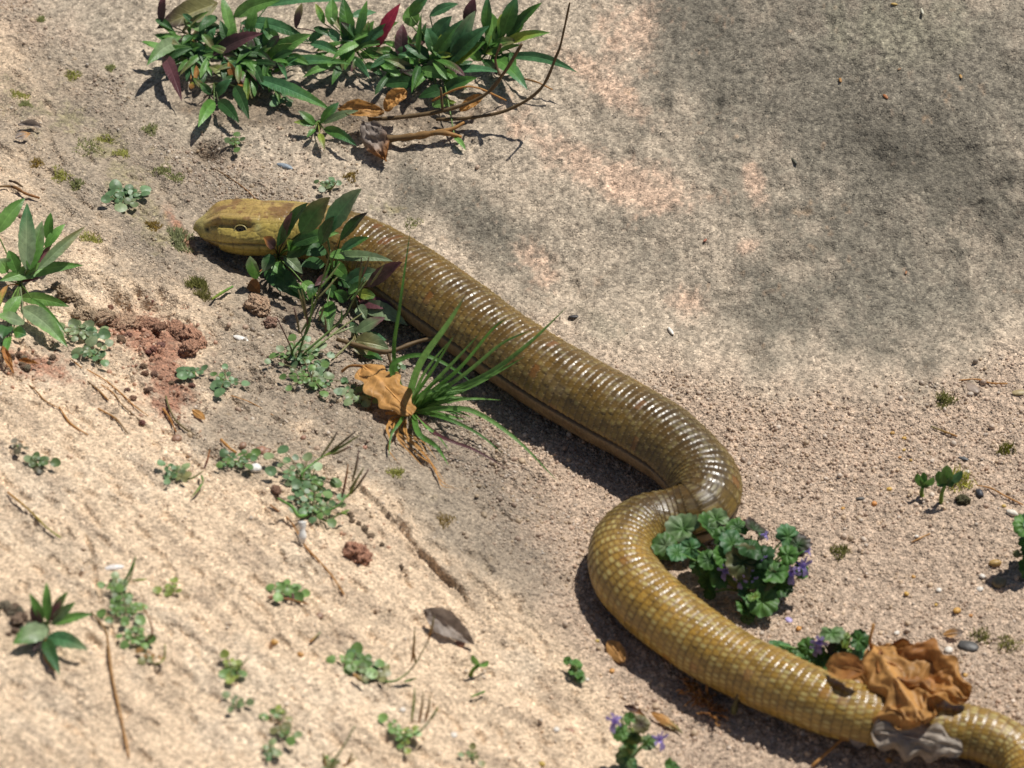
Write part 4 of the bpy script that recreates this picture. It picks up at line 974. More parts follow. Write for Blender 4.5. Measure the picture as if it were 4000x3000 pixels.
m_petal = leaf_material('violet_petal', 0.55, 0.35, 0.3, 0.0)
COLS['V'] = (.42, .33, .74); COLS['X'] = (.26, .18, .55); COLS['Z'] = (.62, .55, .85)
def flower(o, org, c, size, dirn, rs, key='VX'):
    d = np.asarray(dirn, float); d /= np.linalg.norm(d)
    u0 = np.array([0, 0, 1.0]); sx = np.cross(d, u0); sx /= np.linalg.norm(sx); uy = np.cross(sx, d)
    a, b = colour(key); pale = np.array(COLS['Z'])
    V, F, C = [], [], []
    n = 12
    # tube widening to the throat
    prof = [(-1.0, .10), (-.6, .12), (-.2, .20), (0.0, .30), (.1, .34)]
    for (z, r) in prof:
        for g in range(n):
            w = 2 * math.pi * g / n
            V.append(c - org + d * z * size + (sx * math.cos(w) + uy * math.sin(w)) * r * size); C.append(a * (.8 + .3 * (z + 1)))
    F += [tuple(q) for q in grid_faces(len(prof), n, True).tolist()]
    n0 = len(V)
    # lobes: two above, two at the sides, a broad notched one below
    for ang, L, wd in ((70, .62, .42), (112, .62, .42), (5, .6, .46), (175, .6, .46), (270, 1.0, .80)):
        w = math.radians(ang); rd = sx * math.cos(w) + uy * math.sin(w); tn = np.cross(d, rd)
        for i, f in enumerate(np.linspace(0, 1, 6)):
            ww = wd * (0.55 + .6 * f - .75 * max(0, f - .55)) * (1 if f < 1 else .55)
            for j in range(5):
                x = (j - 2) / 2
                nb = 0.10 * (1 - abs(x)) if (ang == 270 and f == 1) else 0
                V.append(c - org + d * (.08 + .25 * f - .30 * f * f * (1 if ang == 270 else .2)) * size + rd * (.30 + L * f - nb) * size + tn * x * ww * .5 * size + d * .05 * size * math.sin(x * 5 + f * 4))
                sp = 1 if (ang == 270 and f < .5 and (i + j) % 2 == 0) else 0
                C.append((a + (pale - a) * .45 * f) * (1 - .55 * sp))
        F += [tuple(q) for q in (grid_faces(6, 5) + n0).tolist()]; n0 += 30
    link('flower', mesh_from('flower', V, F, np.clip(np.array(C), 0, 1), np.tile([.5, .3], (len(V), 1))), o, m_petal)

def ivy(name, label, cat, frame, crown, leaves, flowers, seed, hmax=0.022, group=None):
    rs = random.Random(seed)
    cu, cv = zf(frame, *crown); org = P(cu, cv)
    o = thing(name, org, label, cat, group)
    crown_part(o, org, 'OG', .0011, .004)
    for lf in leaves:
        x, y, r, key = lf[:4]; op = lf[4] if len(lf) > 4 else {}
        u, v = zf(frame, x, y)
        h = op.get('h', 0.006 + max(0, cv - v) * PX / math.cos(PITCH) * .75 + rs.uniform(0, .003))
        h = min(h, op.get('hm', hmax))
        c = P(u, v, h)
        nrm = np.array(op.get('n', (rs.uniform(-.6, .6) + .15, -0.4 + rs.uniform(-.5, .5), .8)))
        hd = c - org; hd[2] *= .2; hd = hd + np.array([rs.uniform(-.004, .004), rs.uniform(-.004, .004), 0]); hd /= np.linalg.norm(hd)
        R = r * frame[2] * PX * .98
        ivy_leaf(o, org, c, R, nrm, hd, key, rs)
        q = c - hd * R * .45
        tube('stalk', o, org, [org + np.array([0, 0, .002]), (org + q) / 2 + np.array([0, 0, .003]), q], [.0007, .0006, .0005], 'OG', n=5)
    for (x, y, s, dx, dy) in flowers:
        u, v = zf(frame, x, y)
        h = min(hmax, 0.007 + max(0, cv - v) * PX / math.cos(PITCH) * .75)
        c = P(u, v, h + .002)
        flower(o, org, c, s * .8 * frame[2] * PX, (dx, dy, .25), rs, rs.choice(['VX', 'VV']))
        tube('flower_stalk', o, org, [org + np.array([0, 0, .003]), c - np.array([dx, dy, .25]) * s * frame[2] * PX * .95], [.0006, .0006], 'OG', n=5)
    return o
ivy('ground_ivy', 'large ground ivy plant with violet flowers inside the lizard\'s bend', 'ground ivy', Z3, (1480, 1060), [
    (920, 705, 92, 'MG'), (1050, 585, 118, 'GM'), (1000, 760, 72, 'GB'), (1285, 515, 84, 'GM'), (1225, 575, 104, 'DG'), (1440, 570, 80, 'DG'), (1560, 595, 92, 'DK'), (1400, 690, 100, 'GB'), (1330, 785, 82, 'GG'), (1230, 805, 74, 'DG'), (1165, 845, 70, 'GD'), (1100, 720, 70, 'GB'),
    (1530, 725, 112, 'DD'), (1480, 820, 122, 'DO'), (1540, 905, 104, 'GG'), (1310, 925, 84, 'DG'), (1700, 900, 104, 'DG'), (1800, 640, 92, 'GB'), (1870, 700, 98, 'DK'), (1800, 770, 74, 'GG'), (1640, 955, 92, 'DO'), (1740, 985, 100, 'GD'), (1500, 1080, 84, 'GB', {'h': .008}), (1490, 1150, 72, 'GG', {'h': .006}),
    (1615, 1105, 112, 'LG', {'h': .010, 'n': (.1, -.5, .8)}), (1512, 1222, 52, 'MG', {'h': .003}), (1900, 880, 60, 'DG'), (1560, 1075, 45, 'YL', {'h': .014}), (1350, 640, 80, 'DG'), (1620, 780, 90, 'DD'), (1230, 950, 70, 'DG', {'h': .006}), (1240, 1040, 50, 'GD', {'h': .004})],
    [(1350, 885, 75, -.5, -.8), (1912, 845, 95, .6, -.7), (1830, 900, 90, -.1, -.9), (1520, 885, 50, .2, -.9), (1640, 625, 50, .8, -.3), (1465, 950, 70, -.3, -.9), (1952, 745, 45, .9, -.2), (1570, 955, 50, .3, -.9), (1640, 800, 45, .2, -.8)], 3, .030)
ivy('ground_ivy', 'smaller ground ivy with one violet flower tucked between lizard and brown leaf', 'ground ivy', Z4, (840, 930), [
    (490, 815, 92, 'GB'), (655, 795, 72, 'GG'), (830, 690, 84, 'GM'), (920, 735, 54, 'LY'), (1020, 740, 72, 'GD'), (1010, 805, 72, 'BB'), (880, 800, 82, 'DK'), (740, 880, 84, 'DG'), (850, 905, 92, 'DD'), (950, 850, 54, 'GY'), (420, 770, 46, 'GB'), (640, 880, 70, 'DG'), (560, 850, 60, 'DG')],
    [(740, 755, 85, -.2, -.9), (715, 800, 60, -.4, -.8)], 5, .030)
ivy('ground_ivy', 'flowering ground ivy shoot with two big violet blooms on open sand', 'ground ivy', ZF, (1280, 1620), [
    (1180, 1275, 92, 'GL'), (1270, 1125, 64, 'LG'), (1390, 1185, 92, 'KO'), (1320, 1310, 92, 'DY'), (1475, 1390, 86, 'GM'), (1240, 1535, 122, 'LM', {'h': .008}), (1300, 1420, 52, 'LG'), (1230, 1350, 60, 'DG'), (1250, 1640, 90, 'GB', {'h': .004})],
    [(1110, 1150, 130, -.5, -.7), (1595, 1350, 130, .6, -.6)], 7, .030)
ivy('ground_ivy', 'ground ivy leaf half buried in sand beside the flowering shoot', 'ground ivy', ZF, (1730, 1660), [(1700, 1620, 66, 'GG'), (1760, 1680, 60, 'GD')], [], 8)
ivy('seedling', 'bright green crinkled sprig alone on sand near the lizard\'s lower bend', 'seedling', ZF, (690, 690), [(600, 500, 44, 'GL', {'h': .006}), (705, 535, 56, 'LG', {'h': .006}), (690, 635, 84, 'GG', {'h': .004}), (735, 695, 58, 'LW', {'h': .003}), (660, 520, 40, 'LG', {'h': .007})], [], 9, .008)
ivy('ground_ivy', 'ground ivy casting a dark shadow on the sand beside the olive-brown stone', 'ground ivy', (3300, 1500, .603), (1190, 1170), [(1170, 920, 80, 'LG', {'h': .028}), (1215, 1000, 90, 'GG', {'h': .022}), (1180, 1090, 50, 'DG', {'h': .010}), (1230, 890, 80, 'GB', {'h': .03}), (1240, 1090, 80, 'GD', {'h': .014}), (1115, 1100, 26, 'WO', {'h': .006}), (1210, 1190, 90, 'DG', {'h': .006}), (1270, 950, 90, 'DG', {'h': .02})], [], 10, .034)
def seedling(label, frame, base, top, leaves, seed):
    rs = random.Random(seed)
    org = P(*zf(frame, *base))
    o = thing('seedling', org, label, 'seedling')
    tp = P(*zf(frame, *top), (base[1] - top[1]) * frame[2] * PX / math.cos(PITCH) * .95)
    tube('stem', o, org, [org + np.array([0, 0, -.002]), org * .6 + tp * .4 + np.array([-.0008, 0, 0]), tp], [.0013, .0011, .0010], 'YG')
    for (x, y, w, key, nx) in leaves:
        q = P(*zf(frame, x, y), (base[1] - y) * frame[2] * PX / math.cos(PITCH) * .9)
        me = leaf_mesh(tp, (tp + q) / 2 + np.array([nx * .002, -.001, .0005]), q, w * frame[2] * PX, key, 'oval', .35, np.array([nx, -.8, .5]), org, rs.randrange(999), None, nl=10)
        link('leaf', me, o, M_LEAF)
seedling('smaller of two green seedlings on thick pale stems', ZG, (1122, 1490), (1120, 1385), [(1060, 1240, 90, 'GG', -.4), (1235, 1280, 90, 'GL', .4), (1130, 1225, 80, 'DG', .0), (1180, 1330, 60, 'DG', .2)], 1)
seedling('larger of two green seedlings, with a dark shadow on the sand', ZG, (1320, 1560), (1360, 1360), [(1290, 1215, 120, 'GG', -.4), (1380, 1150, 140, 'GL', 0), (1545, 1210, 110, 'BB', .5), (1440, 1300, 110, 'DG', .2), (1280, 1320, 90, 'DG', -.3), (1390, 1250, 110, 'DG', -.1)], 2)
seedling('two-leaved green seedling on a thin red stem', ZE, (1735, 905), (1805, 825), [(1755, 740, 55, 'LL', -.4), (1885, 800, 45, 'LG', .4)], 3)

# ------------------------------------------------------------------ dead leaves
COLS['H'] = (.44, .37, .30)
def dead_leaf(name, label, frame, base, tip, w, key, hb, ht, crumple=.05, curl=0., prof='oak', N=(0, -.5, .8), stalk=None, seed=1, arch=.1, wob=.06, fold=.1, group=None, spots=.3, cat='dead leaf', nl=42, nw=17, org=None):
    pb = P(*zf(frame, *base), hb); pt = P(*zf(frame, *tip), ht)
    org = np.array([pb[0], pb[1], ground_z(pb[0], pb[1])]) if org is None else org
    o = thing(name, org, label, cat, group)
    L = np.linalg.norm(pt - pb); width = w * frame[2] * PX
    mid = (pb + pt) / 2 + np.array([0, -.3, 1]) * arch * L
    link('blade', leaf_mesh(pb, mid, pt, width, key, prof, fold, np.array(N, float), org, seed, None, wob, crumple * width, curl, nl, nw, spots), o, M_DRY)
    # raised midrib along the blade
    c = bez(pb, mid, pt, 9)
    nrm = np.array(N, float) / np.linalg.norm(N)
    if crumple < .08:
        tube('midrib', o, org, list(c[:8] - nrm * 0.0001), [.0007, .0005, .0003], key)
    if stalk:
        pts = [pb] + [P(*zf(frame, x, y), h) for x, y, h in stalk]
        tube('stalk', o, org, pts, [.0008, .0007, .0009], 'NT', M_DRY)
    return o
dead_leaf('oak_leaf', 'tan lobed oak leaf lying at the foot of the grass tuft', Z2, (30, 700), (385, 1055), 270, 'TT', .011, .011, .045, -.15, prof='oakb', N=(.15, -.35, .85), seed=4, arch=.10, stalk=[(-60, 700, .008), (-120, 740, .004)])
# the crumpled pile on the lizard's tail
dead_leaf('oak_leaf', 'crumpled orange-brown oak leaf lying across the lizard\'s tail', Z4, (1110, 800), (1480, 1330), 600, 'TT', .033, .034, .07, -.35, prof='oakb', N=(.05, -.6, .75), seed=12, arch=.13, wob=.12, fold=-.15, stalk=[(1105, 730, .044), (1130, 620, .050)], nl=84, nw=45, spots=.5)
dead_leaf('oak_leaf', 'second brown oak leaf with upturned dark lobes behind the crumpled one', Z4, (1200, 860), (1800, 1180), 380, 'NT', .032, .030, .12, .45, prof='oakb', N=(.1, -.35, .85), seed=23, arch=.16, wob=.14, fold=.15, nl=72, nw=37, spots=.5)
dead_leaf('dead_leaf', 'rounded dark brown leaf lobe between the ivy and the crumpled oak leaf', Z4, (1060, 970), (795, 930), 190, 'NT', .040, .034, .05, .2, prof='oval', N=(-.2, -.5, .8), seed=5, arch=.2, nl=20, nw=11)
dead_leaf('dead_leaf', 'grey leathery curled leaf leaning against the lizard\'s tail', Z4, (1120, 1400), (1770, 1540), 310, 'HH', .021, .020, .07, -.65, prof='oakb', N=(.05, -.7, .65), seed=6, arch=.12, wob=.1, nl=34, nw=17, spots=.6)
dead_leaf('dead_leaf', 'small grey dead leaf on a long thin stalk by the tail', Z4, (1090, 1275), (1000, 1510), 190, 'EE', .022, .010, .05, -.2, prof='oval', N=(-.1, -.7, .6), seed=7, stalk=[(1000, 1370, .014), (860, 1490, .007), (690, 1640, .002)], nl=18, nw=9)
dead_leaf('dead_leaf', 'grey twisted dead leaf lying on the smooth slab', ZE, (1360, 380), (1765, 655), 210, 'EE', .008, .004, .08, .35, prof='lance', N=(-.25, -.5, .8), seed=8, nl=22, nw=11)
dead_leaf('dead_leaf', 'flat tan leaf scrap in the sand beside the lizard\'s lower bend', ZF, (1035, 290), (1210, 515), 170, 'TT', .003, .003, .04, -.1, prof='oval', N=(-.3, -.5, .8), seed=9, nl=16, nw=9)
dead_leaf('dead_leaf', 'long thin bark-like scrap beside the flowering ivy shoot', ZF, (1505, 1055), (1845, 1285), 95, 'TO', .003, .002, .10, -.2, prof='lance', seed=10, nl=20, nw=9)
dead_leaf('dead_leaf', 'dark narrow scrap above the flowering ivy shoot', ZF, (1205, 985), (1440, 1095), 70, 'KN', .003, .003, .10, .3, prof='lance', seed=11, nl=16, nw=7)
dead_leaf('dead_leaf', 'pale curled dry leaf under the tall weed', Z6, (225, 790), (555, 810), 150, 'TT', .012, .012, .10, .6, prof='oval', seed=12, N=(0, -.6, .7))
dead_leaf('dead_leaf', 'cream folded dry leaf with a torn tip under the tall weed', Z6, (560, 800), (712, 650), 150, 'TT', .010, .018, .08, .4, prof='oval', seed=13, N=(-.4, -.5, .7))
dead_leaf('dead_leaf', 'large brown drooping dead leaf in the weed shadow above the boulder', Z5, (1790, 880), (1960, 1165), 230, 'EN', .012, .003, .12, -.3, prof='lance', seed=14, N=(-.2, -.7, .6), nl=24, nw=13)
dead_leaf('dead_leaf', 'tan leaf scrap behind the bent dry twigs', Z6, (1100, 800), (1270, 690), 100, 'TT', .006, .010, .08, .2, prof='oval', seed=15)
dead_leaf('dead_leaf', 'small rolled brown dead leaf alone on the mossy slab', (0, 0, .3617), (200, 1345), (445, 1375), 110, 'EE', .004, .003, .06, 1.0, prof='oval', seed=16, nl=18, nw=11)
dead_leaf('dead_leaf', 'pinkish triangular leaf scrap next to the rolled brown leaf', (0, 0, .3617), (165, 1490), (330, 1440), 110, 'ET', .003, .006, .05, .1, prof='lance', seed=17, nl=12, nw=7)
dead_leaf('dead_leaf', 'brown dead leaf under the weed in the earthy hollow', ZK, (30, 700), (150, 1000), 90, 'NT', .006, .003, .10, .4, prof='lance', seed=18)
dead_leaf('dead_leaf', 'orange curled scrap below the light green weed', ZK, (200, 850), (420, 890), 70, 'NT', .003, .004, .12, .6, prof='lance', seed=19)
dead_leaf('dead_leaf', 'withered pale strip near the red crumbled soil', ZK, (2080, 1390), (2215, 1490), 80, 'TT', .002, .002, .04, .0, prof='oval', seed=20, nl=12, nw=7)
dead_leaf('dead_leaf', 'pale grey scrap on the coarse sand near the dark flat stone', (3300, 1500, .603), (640, 1625), (765, 1610), 60, 'TE', .002, .003, .06, .1, prof='oval', seed=21, nl=12, nw=7)

# ------------------------------------------------------------------ twigs, dry stems, roots
def twig(name, label, frame, lines, key='NN', cat='twig', bumps=.2, mat=None):
    """lines = [(part name, [(x, y, height)...], [radii])]"""
    p0 = P(*zf(frame, *lines[0][1][0][:2]), 0)
    o = thing(name, p0, label, cat)
    for nm, pts, rad_ in lines:
        tube(nm, o, p0, [P(*zf(frame, x, y), h) for x, y, h in pts], rad_, key, mat or M_DRY, 7, bumps)
    return o
COLS['S'] = (.20, .135, .070)
twig('twig', 'bent dry twig with a short side shoot in front of the weed bank', Z6, [('stem', [(440, 862, .008), (700, 842, .010), (1000, 792, .012), (1270, 690, .018), (1420, 520, .032), (1545, 318, .050)], [.0012, .0012, .0011, .0009]),
     ('side_shoot', [(1388, 545, .030), (1355, 430, .038), (1396, 318, .048)], [.0009, .0007, .0008]), ('side_shoot', [(975, 790, .012), (962, 632, .024)], [.0009, .0007])], 'SS')
twig('twig', 'longest thin dry twig arching up past the weed bank', Z6, [('stem', [(930, 862, .004), (1180, 848, .008), (1450, 790, .014), (1680, 640, .026), (1795, 400, .046), (1830, 300, .055), (1890, 22, .080)], [.0011, .0010, .0008, .0006])], 'SS')
twig('twig', 'thick pale dry twig lying under the bent twigs', Z6, [('stem', [(540, 1005, .003), (750, 985, .005), (900, 960, .006), (1040, 930, .005), (1130, 880, .006)], [.0024, .0022, .0013, .0008]), ('side_shoot', [(900, 960, .006), (1000, 960, .006), (1110, 985, .004)], [.0012, .0016, .0009])], 'ST')
twig('twig', 'pale hair-thin dry stem arching over the boulder\'s crest', Z6, [('stem', [(900, 725, .006), (1080, 640, .016), (1220, 630, .017), (1430, 722, .003)], [.0007, .0006, .0005])], 'TT')
twig('twig', 'thin dry stem sticking out of the weed bank over the boulder', Z6, [('stem', [(1520, 560, .012), (1650, 590, .012), (1765, 645, .008)], [.0006, .0005, .0004])], 'ST')
twig('twig', 'thin brown twig pointing at the lizard above the tan oak leaf', Z1, [('stem', [(1320, 1245, .004), (1550, 1312, .008), (1690, 1335, .009), (1900, 1262, .014), (2122, 1214, .018)], [.0012, .0012, .0012, .0010]), ('side_shoot', [(1690, 1335, .009), (1700, 1390, .006), (1712, 1432, .003)], [.0009, .0008, .0007])], 'SS')
def line_thing(name, label, frame, pts, r, key, h=.0012, cat='dry stem', group=None):
    p0 = P(*zf(frame, *pts[0]), 0)
    o = link(name, None)
    q = [P(*zf(frame, x, y), h) for x, y in pts]
    COL.objects.unlink(o); bpy.data.objects.remove(o)
    r = r * .62
    t = tube(name, None, p0, q, [r * .8, r, r * .7], key, M_DRY, 6, .25)
    t.location = p0
    return tag(t, label, cat, group)
line_thing('straw', 'single yellow straw lying on the bare striped slab', ZB, [(55, 410), (200, 530), (330, 660), (435, 738)], .0009, 'TY', .0015, 'straw')
line_thing('straw', 'pale bent straw at the boulder\'s foot', ZG, [(1510, 235), (1700, 225), (1850, 265), (2030, 272)], .0008, 'TT', .0015, 'straw')
line_thing('straw', 'short brown straw between seedlings and boulder', ZG, [(1210, 735), (1350, 790), (1490, 840)], .0008, 'OT', .0012, 'straw')
line_thing('straw', 'straw resting on sand next to the dark slate pebble', ZG, [(1700, 1370), (1850, 1400), (2000, 1480), (2200, 1580)], .0007, 'TT', .0015, 'straw')
line_thing('straw', 'short yellow straw among sand below the seedlings', (3300, 1500, .603), [(430, 1025), (550, 970)], .0007, 'TT', .0015, 'straw')
line_thing('straw', 'pale splinter beside the cress near the white lump', ZB, [(1590, 30), (1650, 90), (1700, 125)], .0013, 'TT', .0025, 'straw')
line_thing('straw', 'cream straw crossing the pale-leaved cress', ZE, [(790, 900), (900, 975)], .0016, 'TW', .004, 'straw')
line_thing('straw', 'short cream straw above the pale-leaved cress', ZE, [(440, 635), (520, 560)], .0010, 'TW', .002, 'straw')
line_thing('straw', 'green grass scrap on the sand near the grey dead leaf', ZE, [(1745, 1080), (1850, 1040)], .0011, 'LG', .003, 'straw')
for i, pts in enumerate([[(940, 950), (1130, 1060), (1300, 1200), (1450, 1340), (1600, 1450)], [(950, 1080), (1060, 1170), (1170, 1280)], [(1090, 1110), (1220, 1200), (1330, 1340), (1540, 1520)], [(640, 1350), (760, 1530), (950, 1655)], [(210, 1060), (370, 1160), (480, 1280), (640, 1370)], [(1060, 1370), (1250, 1480), (1380, 1640)], [(760, 830), (880, 930)]]):
    line_thing('dry_root', 'thin dry root lying flat on the slab below the red hollow', ZK, pts, .0006 + .0002 * (i % 2), ['TT', 'ST', 'TS'][i % 3], .0010, 'root', 'dry roots below the red hollow')
line_thing('dry_root', 'grey-brown root on the red crumbled soil', ZK, [(1790, 1240), (1830, 1370), (1900, 1500), (2000, 1590), (2110, 1660)], .0009, 'OS', .0018, 'root')
line_thing('dry_root', 'stubby orange-brown root beside the grey-brown root', ZK, [(1760, 1370), (1830, 1470), (1900, 1620)], .0010, 'TN', .0014, 'root')
line_thing('dry_root', 'long winding dry runner passing under the white stick', ZD, [(380, 790), (560, 930), (640, 1050), (720, 1190), (860, 1340), (980, 1480), (1090, 1650)], .0008, 'NT', .0014, 'root')
line_thing('dry_root', 'long dry root running beside the crack in the pale slab', ZC, [(740, 400), (810, 480), (860, 560), (880, 700), (910, 930), (980, 1250), (1045, 1570)], .0011, 'ST', .0014, 'root')
line_thing('dry_root', 'thin buried root line above the lizard\'s snout', Z1, [(410, 0), (560, 90), (680, 180), (740, 240)], .0006, 'SN', .0009, 'root')
line_thing('dry_root', 'branched dry root scrap above the light green weed', Z7, [(-20, 265), (110, 270), (200, 320), (320, 360)], .0014, 'SN', .003, 'root')
line_thing('dry_root', 'short dark splinter over the branched dry root', Z7, [(75, 220), (130, 235), (185, 270)], .0012, 'KS', .006, 'root')
line_thing('moss_stalk', 'short green moss stalk below the lizard\'s chin', Z1, [(420, 955), (500, 905), (570, 865)], .0014, 'YL', .004, 'moss')
line_thing('dry_root', 'thin straw root leaving the large cress on the trough sand', Z1, [(560, 1650), (700, 1700), (860, 1790)], .0005, 'TT', .001, 'root')
# tangled brown fibres by the lizard
p0 = P(*zf(ZF, 2060, 930)); fib = thing('root_fibres', p0, 'tangled orange-brown root fibres beside the lizard\'s lower body', 'fibres')
for k in range(34):
    x = 1880 + 330 * rng.random(); y = 760 + (x - 1880) * 1.05 + rng.uniform(-60, 60)
    pts = []; ang = rng.uniform(0, 6.28)
    for q in range(6):
        pts.append(P(*zf(ZF, x, y), max(.0008, rng.uniform(.001, .007))))
        ang += rng.uniform(-1.1, 1.1); x += 34 * math.cos(ang); y += 26 * math.sin(ang)
    tube('fibre', fib, p0, pts, [.0003, .0004, .0003], rng.choice(['NT', 'TT', 'NN']), M_DRY, 4)
for x, y, x1, y1 in ((1850, 720, 1960, 800), (2110, 740, 2120, 880), (2020, 800, 2070, 930)):
    tube('fibre', fib, p0, [P(*zf(ZF, x1, y1), .001), P(*zf(ZF, (x + x1) / 2 - 10, (y + y1) / 2), .006), P(*zf(ZF, x, y), .009)], [.0009, .0007, .0004], 'TN', M_DRY, 5)
twig('twig', 'short upright dark stub leaning on the lizard\'s lower body', Z4, [('stem', [(120, 1265, .003), (140, 1180, .010), (170, 1095, .018)], [.0016, .0013, .0016])], 'OK')

# ------------------------------------------------------------------ pebbles, clods, chips
m_peb = bpy.data.materials.new('pebble_stone'); nd, lk, bs = nodes_of(m_peb)
oi = nd.new('ShaderNodeObjectInfo'); tc = nd.new('ShaderNodeTexCoord')
nz = nd.new('ShaderNodeTexNoise'); nz.inputs['Scale'].default_value = 2.5; nz.inputs['Detail'].default_value = 6; lk.new(tc.outputs['Object'], nz.inputs['Vector'])
mr = nd.new('ShaderNodeMapRange'); mr.inputs['From Min'].default_value = .3; mr.inputs['From Max'].default_value = .7; mr.inputs['To Min'].default_value = .65; mr.inputs['To Max'].default_value = 1.25; lk.new(nz.outputs[0], mr.inputs[0])
mul = nd.new('ShaderNodeVectorMath'); mul.operation = 'SCALE'; lk.new(oi.outputs['Color'], mul.inputs[0]); lk.new(mr.outputs[0], mul.inputs['Scale']); lk.new(mul.outputs[0], bs.inputs['Base Color'])
bs.inputs['Roughness'].default_value = 0.5
bp = nd.new('ShaderNodeBump'); bp.inputs['Strength'].default_value = .4; bp.inputs['Distance'].default_value = .0004; lk.new(nz.outputs[0], bp.inputs['Height']); lk.new(bp.outputs[0], bs.inputs['Normal'])
def lump_mesh(name, seed, amp, nu=14, nv=9, power=1):
    w = np.linspace(0, 2 * np.pi, nu, endpoint=False); z = np.linspace(-np.pi / 2, np.pi / 2, nv)
    A, B = np.meshgrid(w, z)
    x, y, zz = np.cos(B) * np.cos(A), np.cos(B) * np.sin(A), np.sin(B)
    r = 1 + amp * (fbm(x * 1.3 + seed * 3.1 + zz * .7, y * 1.3 - zz * 1.1 + seed, 4, seed, .6))
    return mesh_from(name, np.stack([x * r, y * r, zz * r], -1).reshape(-1, 3), grid_faces(nv, nu, True))
PEB = [lump_mesh('pebble', k, .25) for k in range(5)]
for me in PEB: me.materials.append(m_peb)
LAND = [(3640, 1880, 'the two seedlings'), (2870, 2230, 'the large ground ivy'), (3990, 2080, 'the ivy with the long shadow'), (3550, 2600, 'the crumpled oak leaf'), (2460, 2880, 'the flowering ivy shoot'), (3900, 2275, 'the olive-brown stone'), (1740, 2440, 'the grey twisted leaf'), (3850, 1540, 'the half-sunk stone'),
        (2240, 2620, 'the lone green sprig'), (1200, 1950, 'the podded cress'), (1180, 2080, 'the white stick'), (985, 1825, 'the white lump'), (1390, 2165, 'the round red-brown clod'), (700, 1290, 'the chin-side rim of the red hollow'), (430, 1230, 'the shaded rim of the red hollow'), (640, 1560, 'the red soil spill below the hollow'), (340, 1290, 'the cress in the red hollow'),
        (80, 1400, 'the light green weed'), (250, 1400, 'the weed\'s drooping leaf'), (60, 2380, 'the brown scraps by the rosette'), (170, 2480, 'the spiky rosette'), (570, 250, 'the weed bank'), (100, 490, 'the rolled brown leaf'), (490, 780, 'the lone cress by the snout'), (1120, 2600, 'the pale-leaved cress'), (1050, 2330, 'the purple-stalked cress'), (3000, 2500, 'the smaller ground ivy')]
def where(frame, x, y):
    u, v = zf(frame, x, y)
    return min(LAND, key=lambda q: math.hypot(q[0] - u, q[1] - v))[2]
ORANGE = ('glossy orange pebble lying on the coarse sand', 'pebble', 'orange pebbles on the sand'); WHITE = ('little white pebble lying on the coarse sand', 'pebble', 'white pebbles on the sand'); RED = ('rust-red crumb of sandstone on the trough soil', 'pebble', 'rust-red sandstone crumbs')
def pebble(frame, x, y, r, colr_, lab, sq=(1, .8, .62), rz=None, name='pebble', sink=.25):
    u, v = zf(frame, x, y); R = r * frame[2] * PX
    p = P(u, v, R * sq[2] * (1 - sink * 2))
    o = bpy.data.objects.new(name, rng.choice(PEB)); COL.objects.link(o)
    o.location = p; o.scale = (R * sq[0], R * sq[1] * 1.1, R * sq[2]); o.rotation_euler = (0, 0, rng.uniform(0, 6.28) if rz is None else rz); o.color = (*colr_, 1)
    if lab in (ORANGE, WHITE, RED):
        big = 'larger' if R > (.0017 if lab is not RED else .0021) else 'tiny'
        lab = ({'or': '%s orange pebble on the sand nearest %s', 'wh': '%s white pebble on the sand nearest %s', 'ru': '%s rust-red sandstone crumb nearest %s'}[lab[2][:2]] % (big, where(frame, x, y)), lab[1], lab[2])
    return tag(o, *lab)
ZR = (3300, 1500, .603)
OC = (.55, .27, .06)
for fr, x, y, r in ((ZG, 755, 1410, 30), (ZG, 595, 1565, 30), (ZG, 790, 805, 26), (ZG, 915, 860, 24), (ZG, 915, 990, 20), (ZG, 255, 1620, 22), (ZR, 725, 1468, 25), (ZR, 815, 1500, 14), (ZR, 400, 1358, 17), (ZR, 445, 1248, 14), (ZR, 1030, 790, 15), (ZR, 590, 1430, 12),
                    (Z4, 1790, 990, 18), (Z4, 1240, 1605, 24), (ZF, 325, 1615, 34), (ZF, 920, 285, 24), (ZE, 150, 640, 28), (ZE, 360, 740, 26), (Z4, 590, 655, 20), (Z4, 1590, 870, 18), (ZF, 1080, 610, 30), (ZG, 870, 1070, 20), (ZG, 990, 1100, 18)):
    pebble(fr, x, y, r, (OC[0] * rng.uniform(.8, 1.1), OC[1] * rng.uniform(.8, 1.25), OC[2]), ORANGE)
for fr, x, y, r in ((ZR, 465, 987, 14), (ZR, 890, 1245, 20), (ZR, 335, 1615, 17), (Z4, 1670, 810, 32), (Z4, 1300, 685, 18), (ZF, 815, 705, 22), (ZF, 480, 1245, 34), (ZG, 1600, 1225, 30), (ZE, 1600, 1395, 30), (ZE, 1185, 1190, 24), (ZR, 610, 1335, 20), (ZR, 875, 1330, 24)):
    pebble(fr, x, y, r, (.68, .62, .54), WHITE)
for fr, x, y, r in ((ZB, 1270, 25, 36), (ZB, 1880, 110, 40), (ZB, 1910, 130, 24), (ZD, 700, 145, 28), (ZD, 340, 280, 44), (ZD, 270, 255, 28), (ZD, 120, 220, 40), (ZD, 680, 430, 34), (ZF, 640, 1265, 34), (ZD, 1290, 240, 24), (ZF, 590, 1240, 20), (ZE, 1650, 650, 40), (ZE, 510, 430, 34)):
    pebble(fr, x, y, r, (.34 * rng.uniform(.8, 1.1), .17, .11), RED)
pebble(ZG, 1730, 1455, 50, (.055, .055, .065), ('smooth dark slate pebble beside the larger seedling', 'pebble'), (.8, 1.1, .7), .3)
pebble(ZR, 1000, 1285, 46, (.20, .16, .09), ('rough olive-brown stone on the coarse sand', 'stone'), name='stone')
